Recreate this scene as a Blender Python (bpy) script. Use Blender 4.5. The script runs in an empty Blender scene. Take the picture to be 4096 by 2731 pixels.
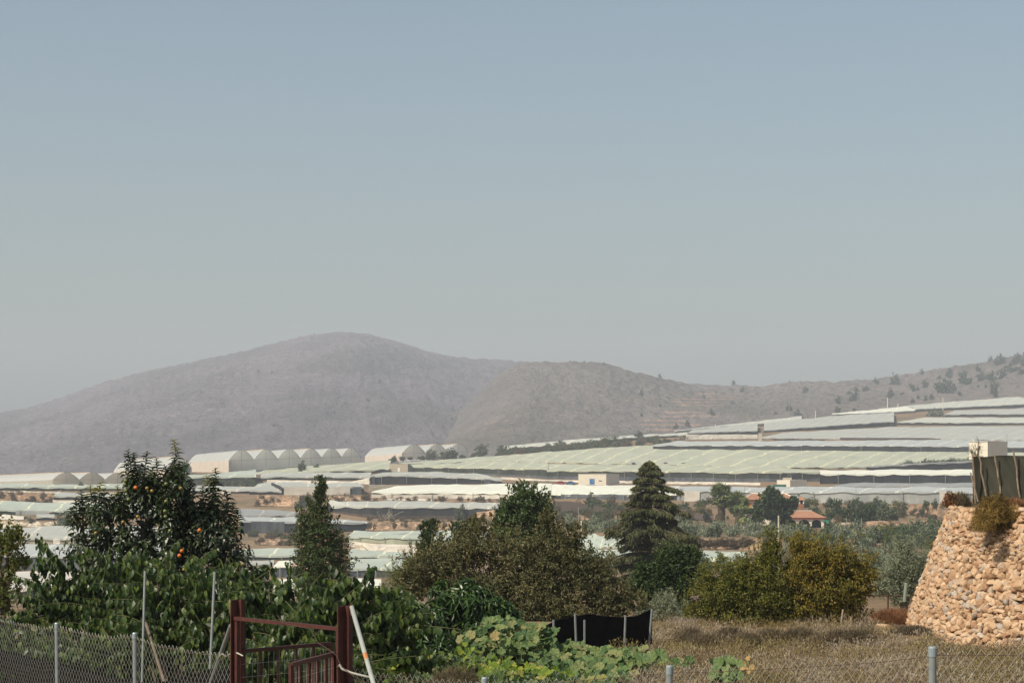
SKY_DUST, SKY_STR, SUN_STR, EXPO = 3.0, .105, 5.0, 0.18
SKY_TINT = (.972, 1.025, .96, 1)
HAZE_D, HAZE_COL, HAZE_G = 2.5e-4, (.80, .86, .96), 0.0
import bpy, math, random
import numpy as np
from mathutils import Vector

# ------------------------------------------------------------------ basics
F = 1991.0            # focal length in pixels of a 1024 px wide frame
CX, HR = 512.0, 465.0 # principal column and row of the level horizon
scene = bpy.context.scene
col = scene.collection
rng = np.random.default_rng(7)
random.seed(7)

def W(px, row, Y):
    """world point seen at column px, row, at depth Y"""
    return np.array([(px - CX) / F * Y, Y, (HR - row) / F * Y])

def P(c, *xy):
    """columns/rows measured in enlarged views of the photograph"""
    s, ox, oy = c
    return [(ox + xy[i] / s, oy + xy[i + 1] / s) for i in range(0, len(xy), 2)]
C1, C2, C3, C4 = (9.184, 0, 425), (9.184, 256, 425), (9.184, 512, 425), (9.184, 768, 425)
D1, D2 = (12.25, 640, 340), (12.25, 832, 340)
E1, E2, E3 = (12.25, 832, 462.5), (12.25, 675, 462.5), (12.25, 225, 462.5)
PX = (1.0, 0, 0)

def smooth(x):
    x = np.clip(x, 0, 1)
    return x * x * (3 - 2 * x)

def hash2(ix, iy, seed):
    h = (ix.astype(np.int64) * 374761393 + iy.astype(np.int64) * 668265263 + seed * 1442695041) & 0x7fffffff
    h = ((h ^ (h >> 13)) * 1274126177) & 0x7fffffff
    return ((h ^ (h >> 16)) & 0xffff) / 65535.0

def vnoise(x, y, seed=0):
    x = np.asarray(x, float); y = np.asarray(y, float)
    ix, iy = np.floor(x), np.floor(y)
    fx, fy = smooth(x - ix), smooth(y - iy)
    a, b = hash2(ix, iy, seed), hash2(ix + 1, iy, seed)
    c, d = hash2(ix, iy + 1, seed), hash2(ix + 1, iy + 1, seed)
    return (a * (1 - fx) + b * fx) * (1 - fy) + (c * (1 - fx) + d * fx) * fy - .5

def fbm(x, y, seed=0, o=4):
    s = 0; a = 1
    for k in range(o):
        s = s + a * vnoise(x * 2 ** k, y * 2 ** k, seed + k); a *= .5
    return s

# ------------------------------------------------------------------ terrain heights
ZL_Y = [0, 12, 20, 30, 60, 100, 200, 300, 400, 480, 530, 590, 680, 780, 900, 1020, 1200, 1400, 1700, 2100, 3000]
ZL_Z = [-2.0, -3.0, -3.5, -4.4, -6, -9, -16, -22, -27, -27, -24, -19.3, -12, -7.4, -1.8, 2.6, 9, 17.6, 34, 63, 130]
ZR_Y = [0, 12, 27, 40, 60, 100, 200, 270, 330, 440, 580, 720, 790, 900, 1020, 1250, 1450, 1700, 2100, 3000]
ZR_Z = [-2.0, -2.9, -3.0, -3.3, -4.4, -6.7, -11, -12.6, -13.3, -12.8, -11, -8, -6, 0, 7.7, 22, 36, 55.5, 87, 170]
SKY_P = [-400, 135, 190, 400, 520, 640, 760, 832, 914, 1024, 1300]
SKY_R = [484, 484, 468, 462, 449, 434, 421, 415, 406, 397, 385]

def z_free(px, Y):
    w = smooth((np.asarray(px) - 450) / 170.0)
    wn = smooth((np.asarray(px) - 250) / 200.0)
    w = np.where(np.asarray(Y) < 45, wn, w)
    w = np.where((np.asarray(Y) >= 45) & (np.asarray(Y) < 110), wn + (w - wn) * (np.asarray(Y) - 45) / 65.0, w)
    return np.interp(Y, ZL_Y, ZL_Z) * (1 - w) + np.interp(Y, ZR_Y, ZR_Z) * w

def z_at(px, Y):
    z = z_free(px, Y)
    lim = (HR - (np.interp(px, SKY_P, SKY_R) + 4)) / F * Y
    return np.where(np.asarray(Y) > 700, np.minimum(z, lim), z)

def ground_z(x, y):
    r = np.hypot(x, y); th = np.arctan2(x, np.maximum(y, 1e-6)); th = np.where(y <= 0, np.sign(x) * math.pi / 2, th)
    thc = np.clip(th, -.42, .42)
    px = CX + F * np.tan(thc)
    Y = np.where(np.abs(th) <= .42, y, r * math.cos(.42))
    z = z_at(px, Y)
    n = fbm(x / 9.0, y / 9.0, 3, 3) * .10 * np.clip(r / 25, 0, 1) + fbm(x / 60.0, y / 60.0, 9, 3) * np.clip((r - 100) / 300, 0, 1) * .8
    return z + n

_Yg = np.exp(np.linspace(math.log(14), math.log(2600), 1400))
def Yof(px, row):
    """depth at which the free ground appears at this row"""
    r = HR - F * z_free(px, _Yg) / _Yg
    idx = np.where(r <= row)[0]
    far = np.where(_Yg > 60)[0]
    # search from far to near: last sample with ground row >= row
    ok = np.where(r >= row)[0]
    if len(ok) == 0: return 14.0
    i = ok[-1]
    if i >= len(_Yg) - 1: return float(_Yg[-1])
    t = (r[i] - row) / max(r[i] - r[i + 1], 1e-6)
    return float(_Yg[i] + (_Yg[i + 1] - _Yg[i]) * t)

def gz(px, Y):
    p = W(px, 0, Y)
    return float(ground_z(np.array([p[0]]), np.array([p[1]]))[0])

# ------------------------------------------------------------------ mesh collecting
class MB:
    def __init__(s):
        s.v = []; s.q = []; s.t = []; s.r = []; s.u = []; s.n = 0
    def add(s, v, quads=None, tris=None, rnd=0.0, uv=None):
        v = np.asarray(v, float).reshape(-1, 3); k = len(v)
        s.v.append(v)
        s.r.append(np.full(k, rnd, float) if np.isscalar(rnd) else np.asarray(rnd, float))
        s.u.append(np.zeros((k, 3)) if uv is None else np.asarray(uv, float))
        if quads is not None and len(quads): s.q.append(np.asarray(quads, np.int64).reshape(-1, 4) + s.n)
        if tris is not None and len(tris): s.t.append(np.asarray(tris, np.int64).reshape(-1, 3) + s.n)
        s.n += k
        return s
    def grid(s, V, uv=None, rnd=0.0):
        V = np.asarray(V, float); a, b = V.shape[:2]
        i = np.arange(a - 1)[:, None] * b + np.arange(b - 1)[None, :]
        q = np.stack([i, i + 1, i + b + 1, i + b], -1).reshape(-1, 4)
        s.add(V.reshape(-1, 3), q, rnd=rnd if np.isscalar(rnd) else np.asarray(rnd).reshape(-1), uv=None if uv is None else np.asarray(uv).reshape(-1, 3))
        return s
    def box(s, c, size, ax=None, rnd=0.0):
        c = np.asarray(c, float); hx, hy, hz = np.asarray(size, float) / 2
        X = np.array([[-hx,-hy,-hz],[hx,-hy,-hz],[hx,hy,-hz],[-hx,hy,-hz],[-hx,-hy,hz],[hx,-hy,hz],[hx,hy,hz],[-hx,hy,hz]])
        if ax is not None:
            ca, sa = math.cos(ax), math.sin(ax); R = np.array([[ca, -sa, 0],[sa, ca, 0],[0,0,1]]); X = X @ R.T
        s.add(X + c, [[0,3,2,1],[4,5,6,7],[0,1,5,4],[1,2,6,5],[2,3,7,6],[3,0,4,7]], rnd=rnd)
        return s
    def tube(s, pts, rad, sides=6, rnd=0.0, cap=True):
        pts = np.asarray(pts, float); n = len(pts)
        rad = np.full(n, rad, float) if np.isscalar(rad) else np.asarray(rad, float)
        d = np.gradient(pts, axis=0); d /= np.linalg.norm(d, axis=1)[:, None] + 1e-9
        ref = np.where(np.abs(d[:, 2:3]) > .9, np.array([[1., 0, 0]]), np.array([[0, 0, 1.]]))
        a = np.cross(d, ref); a /= np.linalg.norm(a, axis=1)[:, None] + 1e-9
        b = np.cross(d, a)
        th = np.arange(sides) * 2 * math.pi / sides
        V = pts[:, None] + rad[:, None, None] * (np.cos(th)[None, :, None] * a[:, None] + np.sin(th)[None, :, None] * b[:, None])
        i = np.arange(n - 1)[:, None] * sides; j = np.arange(sides)[None, :]; j2 = (j + 1) % sides
        q = np.stack([i + j, i + j2, i + sides + j2, i + sides + j], -1).reshape(-1, 4)
        tr = []
        if cap:
            for k in range(1, sides - 1):
                tr += [[0, k + 1, k], [(n-1)*sides, (n-1)*sides + k, (n-1)*sides + k + 1]]
        s.add(V.reshape(-1, 3), q, tr, rnd=rnd)
        return s
    def mesh(s, name):
        me = bpy.data.meshes.new(name)
        v = np.concatenate(s.v); r = np.concatenate(s.r); u = np.concatenate(s.u)
        q = np.concatenate(s.q) if s.q else np.zeros((0, 4), np.int64)
        t = np.concatenate(s.t) if s.t else np.zeros((0, 3), np.int64)
        me.vertices.add(len(v)); me.vertices.foreach_set('co', v.ravel().astype(np.float32))
        li = np.concatenate([q.ravel(), t.ravel()]).astype(np.int32)
        me.loops.add(len(li)); me.loops.foreach_set('vertex_index', li)
        st = np.concatenate([np.arange(len(q)) * 4, len(q) * 4 + np.arange(len(t)) * 3]).astype(np.int32)
        me.polygons.add(len(st)); me.polygons.foreach_set('loop_start', st)
        me.update(calc_edges=True)
        a = me.attributes.new('rnd', 'FLOAT', 'POINT'); a.data.foreach_set('value', r.astype(np.float32))
        if np.abs(u).max() > 0:
            a = me.attributes.new('uvm', 'FLOAT_VECTOR', 'POINT'); a.data.foreach_set('vector', u.ravel().astype(np.float32))
        return me
    def build(s, name, mat, parent=None, origin=None, smooth_=False):
        if origin is None and parent is None:
            v = np.concatenate(s.v); origin = np.array([v[:, 0].mean(), v[:, 1].mean(), v[:, 2].min()])
        if origin is None and parent is not None:
            origin = np.array(parent.location)
        if origin is not None:
            s.v = [x - origin for x in s.v]
        me = s.mesh(name)
        me.polygons.foreach_set('use_smooth', np.full(len(me.polygons), bool(smooth_)))
        me.materials.append(mat)
        o = bpy.data.objects.new(name, me); col.objects.link(o)
        if parent is not None: o.parent = parent
        else: o.location = origin
        return o

def tag(o, label=None, cat=None, group=None, kind=None):
    if label: o['label'] = label
    if cat: o['category'] = cat
    if group: o['group'] = group
    if kind: o['kind'] = kind
    return o

def empty(name, loc, label, cat, group=None):
    o = bpy.data.objects.new(name, None); col.objects.link(o)
    o.location = [float(a) for a in loc]; o.empty_display_size = .2
    return tag(o, label, cat, group)

def copy_tree(o, parent=None):
    c = o.copy(); col.objects.link(c)
    if parent is not None: c.parent = parent
    for ch in list(o.children): copy_tree(ch, c)
    return c

# ------------------------------------------------------------------ materials
def newmat(name):
    m = bpy.data.materials.new(name); m.use_nodes = True
    nt = m.node_tree; nt.nodes.clear()
    out = nt.nodes.new('ShaderNodeOutputMaterial')
    b = nt.nodes.new('ShaderNodeBsdfPrincipled')
    nt.links.new(b.outputs[0], out.inputs[0])
    b.inputs['Roughness'].default_value = .8
    b.inputs['Specular IOR Level'].default_value = .25
    return m, nt, b, out

def ramp(nt, stops, fac=None, interp='LINEAR'):
    r = nt.nodes.new('ShaderNodeValToRGB'); r.color_ramp.interpolation = interp
    e = r.color_ramp.elements
    while len(e) < len(stops): e.new(.5)
    for k, (p, c) in enumerate(stops):
        e[k].position = p; e[k].color = (c, c, c, 1) if np.isscalar(c) else (*c, 1)
    if fac is not None: nt.links.new(fac, r.inputs[0])
    return r.outputs[0]

def noise(nt, scale, detail=4, rough=.6, vec=None, dist=0):
    n = nt.nodes.new('ShaderNodeTexNoise'); n.inputs['Scale'].default_value = scale
    n.inputs['Detail'].default_value = detail; n.inputs['Roughness'].default_value = rough; n.inputs['Distortion'].default_value = dist
    if vec is not None: nt.links.new(vec, n.inputs['Vector'])
    return n.outputs[0]

def coords(nt, kind='Object', scale=(1, 1, 1)):
    if kind == 'Position':
        g = nt.nodes.new('ShaderNodeNewGeometry'); src = g.outputs['Position']
    elif kind in ('uvm',):
        g = nt.nodes.new('ShaderNodeAttribute'); g.attribute_name = 'uvm'; src = g.outputs['Vector']
    else:
        g = nt.nodes.new('ShaderNodeTexCoord'); src = g.outputs[kind]
    mp = nt.nodes.new('ShaderNodeMapping'); mp.inputs['Scale'].default_value = scale
    nt.links.new(src, mp.inputs['Vector'])
    return mp.outputs[0]

def mix(nt, fac, a, b, typ='MIX'):
    m = nt.nodes.new('ShaderNodeMix'); m.data_type = 'RGBA'; m.blend_type = typ
    for sock, val in ((m.inputs[0], fac), (m.inputs[6], a), (m.inputs[7], b)):
        if hasattr(val, 'is_linked') or isinstance(val, bpy.types.NodeSocket): nt.links.new(val, sock)
        elif np.isscalar(val): sock.default_value = val if sock == m.inputs[0] else (val, val, val, 1)
        else: sock.default_value = (*val, 1)
    return m.outputs[2]

def math_(nt, op, a, b=None, c=None):
    m = nt.nodes.new('ShaderNodeMath'); m.operation = op
    for k, val in enumerate((a, b, c)):
        if val is None: continue
        if isinstance(val, bpy.types.NodeSocket): nt.links.new(val, m.inputs[k])
        else: m.inputs[k].default_value = val
    return m.outputs[0]

def bump(nt, b, h, strength=.5, dist=.1):
    n = nt.nodes.new('ShaderNodeBump'); n.inputs['Strength'].default_value = strength; n.inputs['Distance'].default_value = dist
    nt.links.new(h, n.inputs['Height']); nt.links.new(n.outputs[0], b.inputs['Normal'])

def attr(nt, name='rnd'):
    g = nt.nodes.new('ShaderNodeAttribute'); g.attribute_name = name
    return g.outputs['Fac']

def simple(name, c, var=.15, scale=3.0, rough=.8, spec=.25, metal=0):
    m, nt, b, out = newmat(name)
    n = noise(nt, scale, 5, .65, coords(nt))
    c = np.array(c)
    cr = ramp(nt, [(.3, tuple(c * (1 - var))), (.7, tuple(np.minimum(c * (1 + var), 1)))], n)
    nt.links.new(cr, b.inputs['Base Color'])
    b.inputs['Roughness'].default_value = rough; b.inputs['Specular IOR Level'].default_value = spec
    b.inputs['Metallic'].default_value = metal
    return m

def leafmat(name, stops, transl=.3, spec=.3, rough=.5, tcol=None):
    m, nt, b, out = newmat(name)
    c = ramp(nt, stops, attr(nt))
    nt.links.new(c, b.inputs['Base Color'])
    b.inputs['Roughness'].default_value = rough; b.inputs['Specular IOR Level'].default_value = spec
    if transl > 0:
        t = nt.nodes.new('ShaderNodeBsdfTranslucent')
        cc = mix(nt, 1.0, c, tcol or (1.0, 1.15, .5), 'MULTIPLY')
        nt.links.new(cc, t.inputs[0])
        ms = nt.nodes.new('ShaderNodeMixShader'); ms.inputs[0].default_value = transl
        nt.links.new(b.outputs[0], ms.inputs[1]); nt.links.new(t.outputs[0], ms.inputs[2])
        nt.links.new(ms.outputs[0], out.inputs[0])
    return m

def roofmat(name, c, seam, period=9.0, shear=.55, var=.12, dirt=(.30, .28, .22), sw=.225):
    """stretched plastic or net sheet: uvm = metres along the front edge and up the slope"""
    m, nt, b, out = newmat(name)
    uv = coords(nt, 'uvm')
    sx = nt.nodes.new('ShaderNodeSeparateXYZ'); nt.links.new(uv, sx.inputs[0])
    n1 = noise(nt, .045, 5, .6, uv)
    w = math_(nt, 'MULTIPLY_ADD', sx.outputs[1], -shear, sx.outputs[0])
    w = math_(nt, 'MULTIPLY_ADD', n1, 5.0, w)
    fr = math_(nt, 'FRACT', math_(nt, 'DIVIDE', w, period))
    n3 = noise(nt, .16, 3, .6, uv)
    th = math_(nt, 'MULTIPLY_ADD', n3, -.34, sw)
    seamf = math_(nt, 'LESS_THAN', fr, th)
    c = np.array(c)
    base = ramp(nt, [(.25, tuple(c * (1 - var))), (.5, tuple(c)), (.75, tuple(np.minimum(c * (1 + var * .8), .9)))], n1)
    lengthy = noise(nt, .5, 4, .7, coords(nt, 'uvm', (.12, 1.2, 1)))
    base = mix(nt, ramp(nt, [(.52, 0), (.75, .45)], lengthy), base, dirt)
    sh = math_(nt, 'MULTIPLY', math_(nt, 'LESS_THAN', math_(nt, 'FRACT', math_(nt, 'DIVIDE', w, period * .31)), .10), .22)
    base = mix(nt, sh, base, tuple(c * .72))
    base = mix(nt, math_(nt, 'MULTIPLY', seamf, .8), base, seam)
    nt.links.new(base, b.inputs['Base Color'])
    b.inputs['Roughness'].default_value = .65; b.inputs['Specular IOR Level'].default_value = .3
    bump(nt, b, math_(nt, 'ADD', math_(nt, 'MULTIPLY', fr, .6), n1), .35, .6)
    return m

def wallmat(name, c1, c2, period=2.4, spec=.2):
    """hanging net or plastic: folds drawn as vertical colour streaks; uvm = metres along, metres up"""
    m, nt, b, out = newmat(name)
    n = noise(nt, 1.0, 5, .7, coords(nt, 'uvm', (1.0 / period, .09, 1)))
    n2 = noise(nt, .12, 4, .6, coords(nt, 'uvm', (1, 1.2, 1)))
    f = math_(nt, 'ADD', math_(nt, 'MULTIPLY', n, .6), math_(nt, 'MULTIPLY', n2, .4))
    nt.links.new(ramp(nt, [(.38, c1), (.66, c2)], f), b.inputs['Base Color'])  # folds enter as colour streaks stretched up the wall
    b.inputs['Roughness'].default_value = .8; b.inputs['Specular IOR Level'].default_value = spec
    return m

M = {}
M['roof_green'] = roofmat('green_net_roof', (.375, .392, .305), (.62, .60, .40), 13, .22, sw=.255)
M['roof_grey'] = roofmat('grey_plastic_roof', (.365, .378, .35), (.62, .58, .47), 11, .16)
M['roof_pale'] = roofmat('pale_plastic_roof', (.45, .465, .415), (.72, .68, .52), 12, .14, .10)
M['roof_blue'] = roofmat('bluish_plastic_roof', (.375, .40, .395), (.66, .66, .6), 11, .14)
M['roof_white'] = roofmat('white_sheet_roof', (.66, .67, .58), (.78, .76, .62), 16, .2, .06)
M['roof_net'] = roofmat('dark_net_roof', (.25, .26, .26), (.40, .38, .36), 9, .12)
M['roof_aqua'] = roofmat('aqua_plastic_roof', (.37, .415, .36), (.70, .70, .50), 10, .15)
M['roof_pink'] = roofmat('dusty_sheet_roof', (.52, .49, .44), (.66, .6, .52), 14, .1)
M['wall_dark'] = wallmat('black_net_wall', (.010, .012, .015), (.042, .045, .048), 2.2)
M['wall_green'] = wallmat('green_net_wall', (.016, .021, .016), (.056, .062, .048), 2.6)
M['wall_blue'] = wallmat('blue_grey_net_wall', (.035, .042, .052), (.15, .165, .18), 2.4)
M['wall_beige'] = wallmat('beige_net_wall', (.26, .23, .18), (.40, .36, .28), 3)
M['wall_pale'] = wallmat('pale_plastic_wall', (.33, .35, .35), (.54, .55, .52), 5, .4)
M['wall_white'] = wallmat('white_sheet_wall', (.52, .48, .42), (.72, .68, .60), 5)
M['wall_sage'] = wallmat('sage_net_wall', (.26, .28, .20), (.38, .39, .29), 3)
M['wall_brown'] = wallmat('brown_net_wall', (.042, .032, .027), (.100, .075, .062), 1.6)
M['sheet'] = wallmat('crumpled_white_sheet', (.55, .50, .43), (.80, .76, .68), 3)
M['gable'] = wallmat('gable_plastic', (.62, .60, .52), (.74, .72, .64), 3)
M['gable_pale'] = wallmat('pale_gable_plastic', (.70, .70, .68), (.82, .82, .8), 3)
def thin(m, amt=.4, c=(.6, .6, .56)):
    nt = m.node_tree; out = [n for n in nt.nodes if n.type == 'OUTPUT_MATERIAL'][0]; b = [n for n in nt.nodes if n.type == 'BSDF_PRINCIPLED'][0]
    t = nt.nodes.new('ShaderNodeBsdfTranslucent'); t.inputs[0].default_value = (*c, 1); ms = nt.nodes.new('ShaderNodeMixShader'); ms.inputs[0].default_value = amt
    nt.links.new(b.outputs[0], ms.inputs[1]); nt.links.new(t.outputs[0], ms.inputs[2]); nt.links.new(ms.outputs[0], out.inputs[0])
thin(M['gable'], .6, (.75, .72, .62)); thin(M['gable_pale'], .6, (.85,.85,.82)); thin(M['wall_pale'], .3); thin(M['sheet'], .2, (.7, .66, .58))
M['tunnel'] = simple('tunnel_plastic', (.60, .62, .60), .06, .15, .55)
thin(M['tunnel'], .4, (.8, .8, .76))
M['tunnel_side'] = simple('tunnel_side_sheet', (.56, .49, .42), .10, .2)
M['vent'] = simple('ochre_roof_vent', (.50, .38, .24), .2, .3)
M['steel'] = simple('galvanised_steel', (.22, .24, .25), .12, 9, .45, .5, .35)
M['post_far'] = simple('pale_post', (.28, .28, .25), .1)
# ------------------------------------------------------------------ camera, light, air
cam_d = bpy.data.cameras.new('camera'); cam = bpy.data.objects.new('camera', cam_d); col.objects.link(cam)
cam_d.sensor_width = 36; cam_d.lens = 36 * F / 1024; cam_d.clip_start = .1; cam_d.clip_end = 60000
cam.rotation_euler = (math.radians(90), 0, 0)
cam_d.shift_y = (HR - 341.0) / 1024
scene.camera = cam

SUN_AZ, SUN_EL = math.radians(230), math.radians(46)   # azimuth clockwise from the view direction
world = bpy.data.worlds.new('World'); scene.world = world; world.use_nodes = True
nt = world.node_tree
bg = nt.nodes['Background']
sky = nt.nodes.new('ShaderNodeTexSky'); sky.sky_type = 'NISHITA'; sky.sun_disc = False
sky.sun_elevation = SUN_EL; sky.sun_rotation = SUN_AZ; sky.altitude = 0
sky.air_density = 1.0; sky.dust_density = SKY_DUST; sky.ozone_density = .4
tn = nt.nodes.new('ShaderNodeMix'); tn.data_type = 'RGBA'; tn.blend_type = 'MULTIPLY'; tn.inputs[0].default_value = 1; tn.inputs[7].default_value = SKY_TINT
nt.links.new(sky.outputs[0], tn.inputs[6]); nt.links.new(tn.outputs[2], bg.inputs[0]); bg.inputs[1].default_value = SKY_STR
sd = bpy.data.lights.new('sun', 'SUN'); sun = bpy.data.objects.new('sun', sd); col.objects.link(sun)
sd.energy = SUN_STR; sd.angle = math.radians(.6); sd.color = (1, .90, .74)
d = Vector((math.sin(SUN_AZ) * math.cos(SUN_EL), math.cos(SUN_AZ) * math.cos(SUN_EL), math.sin(SUN_EL)))
sun.rotation_euler = d.to_track_quat('Z', 'Y').to_euler(); sun.location = (-20, -10, 40)
vs = scene.view_settings; vs.view_transform = 'Standard'; vs.look = 'None'; vs.exposure = EXPO; vs.gamma = 1; vs.use_curve_mapping = False
cy = scene.cycles
cy.max_bounces = 6; cy.diffuse_bounces = 2; cy.glossy_bounces = 1; cy.transmission_bounces = 3; cy.volume_bounces = 0; cy.transparent_max_bounces = 4
cy.use_denoising = True; cy.sample_clamp_indirect = 4

def make_haze():
    m = bpy.data.materials.new('haze_air'); m.use_nodes = True
    n = m.node_tree; n.nodes.clear()
    out = n.nodes.new('ShaderNodeOutputMaterial'); v = n.nodes.new('ShaderNodeVolumePrincipled')
    v.inputs['Color'].default_value = (*HAZE_COL, 1); v.inputs['Density'].default_value = HAZE_D
    v.inputs['Density Attribute'].default_value = ''
    v.inputs['Anisotropy'].default_value = HAZE_G
    n.links.new(v.outputs[0], out.inputs['Volume'])
    b = MB().box((0, 2600, 90), (9800, 7200, 560))
    o = b.build('haze', m, origin=np.array([0, 2600, 90.]))
    tag(o, kind='stuff')
    o['label'] = 'pale dusty air over the whole valley'
if HAZE_D > 0: make_haze()

# ------------------------------------------------------------------ ground sheet (polar, dense inside the view)
def build_ground():
    th = np.concatenate([np.linspace(-math.pi, -.42, 40)[:-1], np.linspace(-.42, -.29, 14)[:-1], np.linspace(-.29, .29, 300), np.linspace(.29, .42, 14)[1:], np.linspace(.42, math.pi, 40)[1:]])
    r = np.exp(np.linspace(math.log(.6), math.log(2500), 300)); r = np.concatenate([r, [3500, 5000, 6100]])
    R, T = np.meshgrid(r, th, indexing='ij')
    x, y = R * np.sin(T), R * np.cos(T)
    x = np.clip(x, -4850, 4850); y = np.clip(y, -980, 6150)
    z = ground_z(x, y)
    z = np.maximum(z, -60)
    m, nt, b, out = newmat('dry_ground')
    p = coords(nt, 'Position')
    n1 = noise(nt, .05, 6, .65, p); n2 = noise(nt, .6, 6, .7, p); n3 = noise(nt, .013, 4, .6, p); n4 = noise(nt, 5.0, 4, .7, p)
    c = ramp(nt, [(.3, (.20, .135, .080)), (.5, (.29, .205, .125)), (.72, (.42, .32, .22))], n2)
    c = mix(nt, ramp(nt, [(.42, 0), (.6, .7)], n3), c, (.30, .17, .10))
    c = mix(nt, ramp(nt, [(.45, 0), (.62, .8)], n1), c, (.13, .105, .062))
    c = mix(nt, ramp(nt, [(.4, .55), (.65, 0)], n4), c, (.11, .085, .055))
    nt.links.new(c, b.inputs['Base Color']); b.inputs['Roughness'].default_value = .95; b.inputs['Specular IOR Level'].default_value = .1
    bump(nt, b, math_(nt, 'ADD', n2, n4), .8, .25)
    o = MB().grid(np.stack([x, y, z], -1)).build('ground', m, origin=np.zeros(3), smooth_=True)
    tag(o, 'dry brown valley ground', None, None, 'structure')
build_ground()

# ------------------------------------------------------------------ hills
def hillmat(name, tone, rock, veg, s=1.0, terr=None):
    m, nt, b, out = newmat(name)
    p = coords(nt, 'Position', (1, .45, 1.6))
    n1 = noise(nt, .006 * s, 6, .62, p); n2 = noise(nt, .035 * s, 6, .72, p); n3 = noise(nt, .11 * s, 4, .75, p)
    n5 = noise(nt, .0022 * s, 4, .6, p); n6 = noise(nt, .0011 * s, 3, .55, coords(nt, 'Position', (1, .3, 2.2)), .6)
    c = ramp(nt, [(.3, tuple(np.array(tone) * .74)), (.52, tone), (.75, tuple(np.array(tone) * 1.22))], n2)
    c = mix(nt, ramp(nt, [(.45, 0), (.62, .75)], n1), c, veg)
    spots = math_(nt, 'MULTIPLY', ramp(nt, [(.55, 0), (.67, .7)], n3), ramp(nt, [(.45, .05), (.6, 1)], n5))
    c = mix(nt, spots, c, rock)
    c = mix(nt, ramp(nt, [(.36, .45), (.5, 0)], n6), c, tuple(np.array(veg) * .8)); c = mix(nt, ramp(nt, [(.52, 0), (.68, .35)], n6), c, tuple(np.array(tone) * 1.5))
    dark = ramp(nt, [(.30, .7), (.43, 0)], n3)
    c = mix(nt, dark, c, tuple(np.array(veg) * .6))
    if terr is not None:
        g_ = nt.nodes.new('ShaderNodeNewGeometry'); sx = nt.nodes.new('ShaderNodeSeparateXYZ'); nt.links.new(g_.outputs['Position'], sx.inputs[0])
        ws = noise(nt, .03, 3, .6, coords(nt, 'Position')); zz = math_(nt, 'MULTIPLY_ADD', ws, 3.0, sx.outputs[2])
        band = math_(nt, 'LESS_THAN', math_(nt, 'FRACT', math_(nt, 'DIVIDE', zz, 5.2)), .30)
        mk = None
        for (cx_, cz_, rx_, rz_) in terr:
            e_ = math_(nt, 'ADD', math_(nt, 'POWER', math_(nt, 'ABSOLUTE', math_(nt, 'DIVIDE', math_(nt, 'SUBTRACT', sx.outputs[0], cx_), rx_)), 2.0), math_(nt, 'POWER', math_(nt, 'ABSOLUTE', math_(nt, 'DIVIDE', math_(nt, 'SUBTRACT', sx.outputs[2], cz_), rz_)), 2.0))
            k_ = math_(nt, 'LESS_THAN', math_(nt, 'MULTIPLY_ADD', n3, 1.6, e_), 1.75); mk = k_ if mk is None else math_(nt, 'MAXIMUM', mk, k_)
        c = mix(nt, math_(nt, 'MULTIPLY', math_(nt, 'MULTIPLY', band, mk), .34), c, (.62, .33, .22))
    nt.links.new(c, b.inputs['Base Color']); b.inputs['Roughness'].default_value = .95; b.inputs['Specular IOR Level'].default_value = .05
    bump(nt, b, math_(nt, 'ADD', n2, math_(nt, 'MULTIPLY', n1, 3.0)), .9, 16)
    return m

def build_hill(name, label, ridge, base, Yb, Yr, mat, seed, px0, px1, amp, curve=1.6, spur=1.0):
    px = np.arange(px0, px1 + 1, 2.0)
    t = np.concatenate([np.linspace(0, 1, 110), 1 + np.linspace(.03, 1, 14)])
    PXg, T = np.meshgrid(px, t)
    rr = np.interp(PXg, [a for a, _ in ridge], [b for _, b in ridge])
    k = np.hanning(15); k /= k.sum()
    r1 = np.interp(px, [a for a, _ in ridge], [b for _, b in ridge])
    r1 = np.convolve(np.pad(r1, 7, 'edge'), k, 'valid'); rr = np.broadcast_to(r1, PXg.shape)
    rb = np.interp(PXg, [a for a, _ in base], [b for _, b in base])
    tt = np.clip(T, 0, 1)
    warp = fbm(PXg / 170.0, T * 1.2, seed, 3) * spur
    f = 1 - (1 - tt) ** curve
    # gullies: stretch the profile down slope where the noise is low
    g = fbm(PXg / 75.0 + tt * 1.3, tt * 2.6, seed + 5, 5)
    row = rb + (rr - rb) * f
    Y = Yb + (Yr - Yb) * tt + (Yr - Yb) * .05 * np.sin(tt * math.pi) * warp * 2 + np.sin(tt * math.pi) * g * amp * 1.6
    row = row + np.sin(tt * math.pi) * g * amp * .16
    Y = np.where(T > 1, Yr + (T - 1) * 1500, Y)
    z = (HR - row) / F * Y
    ridge_z = (HR - rr) / F * Yr
    z = np.where(T > 1, ridge_z - (T - 1) ** 1.5 * 330 - (T - 1) * 10, z)
    z = z + fbm(PXg / 5.0, T * 24, seed + 9, 3) * 3.2 * np.sin(np.clip(T, 0, 1.6) / 1.6 * math.pi)
    x = (PXg - CX) / F * Y
    o = MB().grid(np.stack([x, Y, z], -1)).build(name, mat, origin=np.array([0., Yb, 0.]), smooth_=True)
    tag(o, label, None, None, 'structure')
    def on(pxq, rowq):
        c = np.argmin(np.abs(px - pxq)); rws = HR - z[:110, c] / Y[:110, c] * F
        i = int(np.argmin(np.abs(rws - rowq)))
        return np.array([x[i, c], Y[i, c], z[i, c]])
    return on
hm1 = hillmat('far_mountain_scrub', (.150, .128, .146), (.40, .31, .29), (.072, .068, .070))
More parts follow.
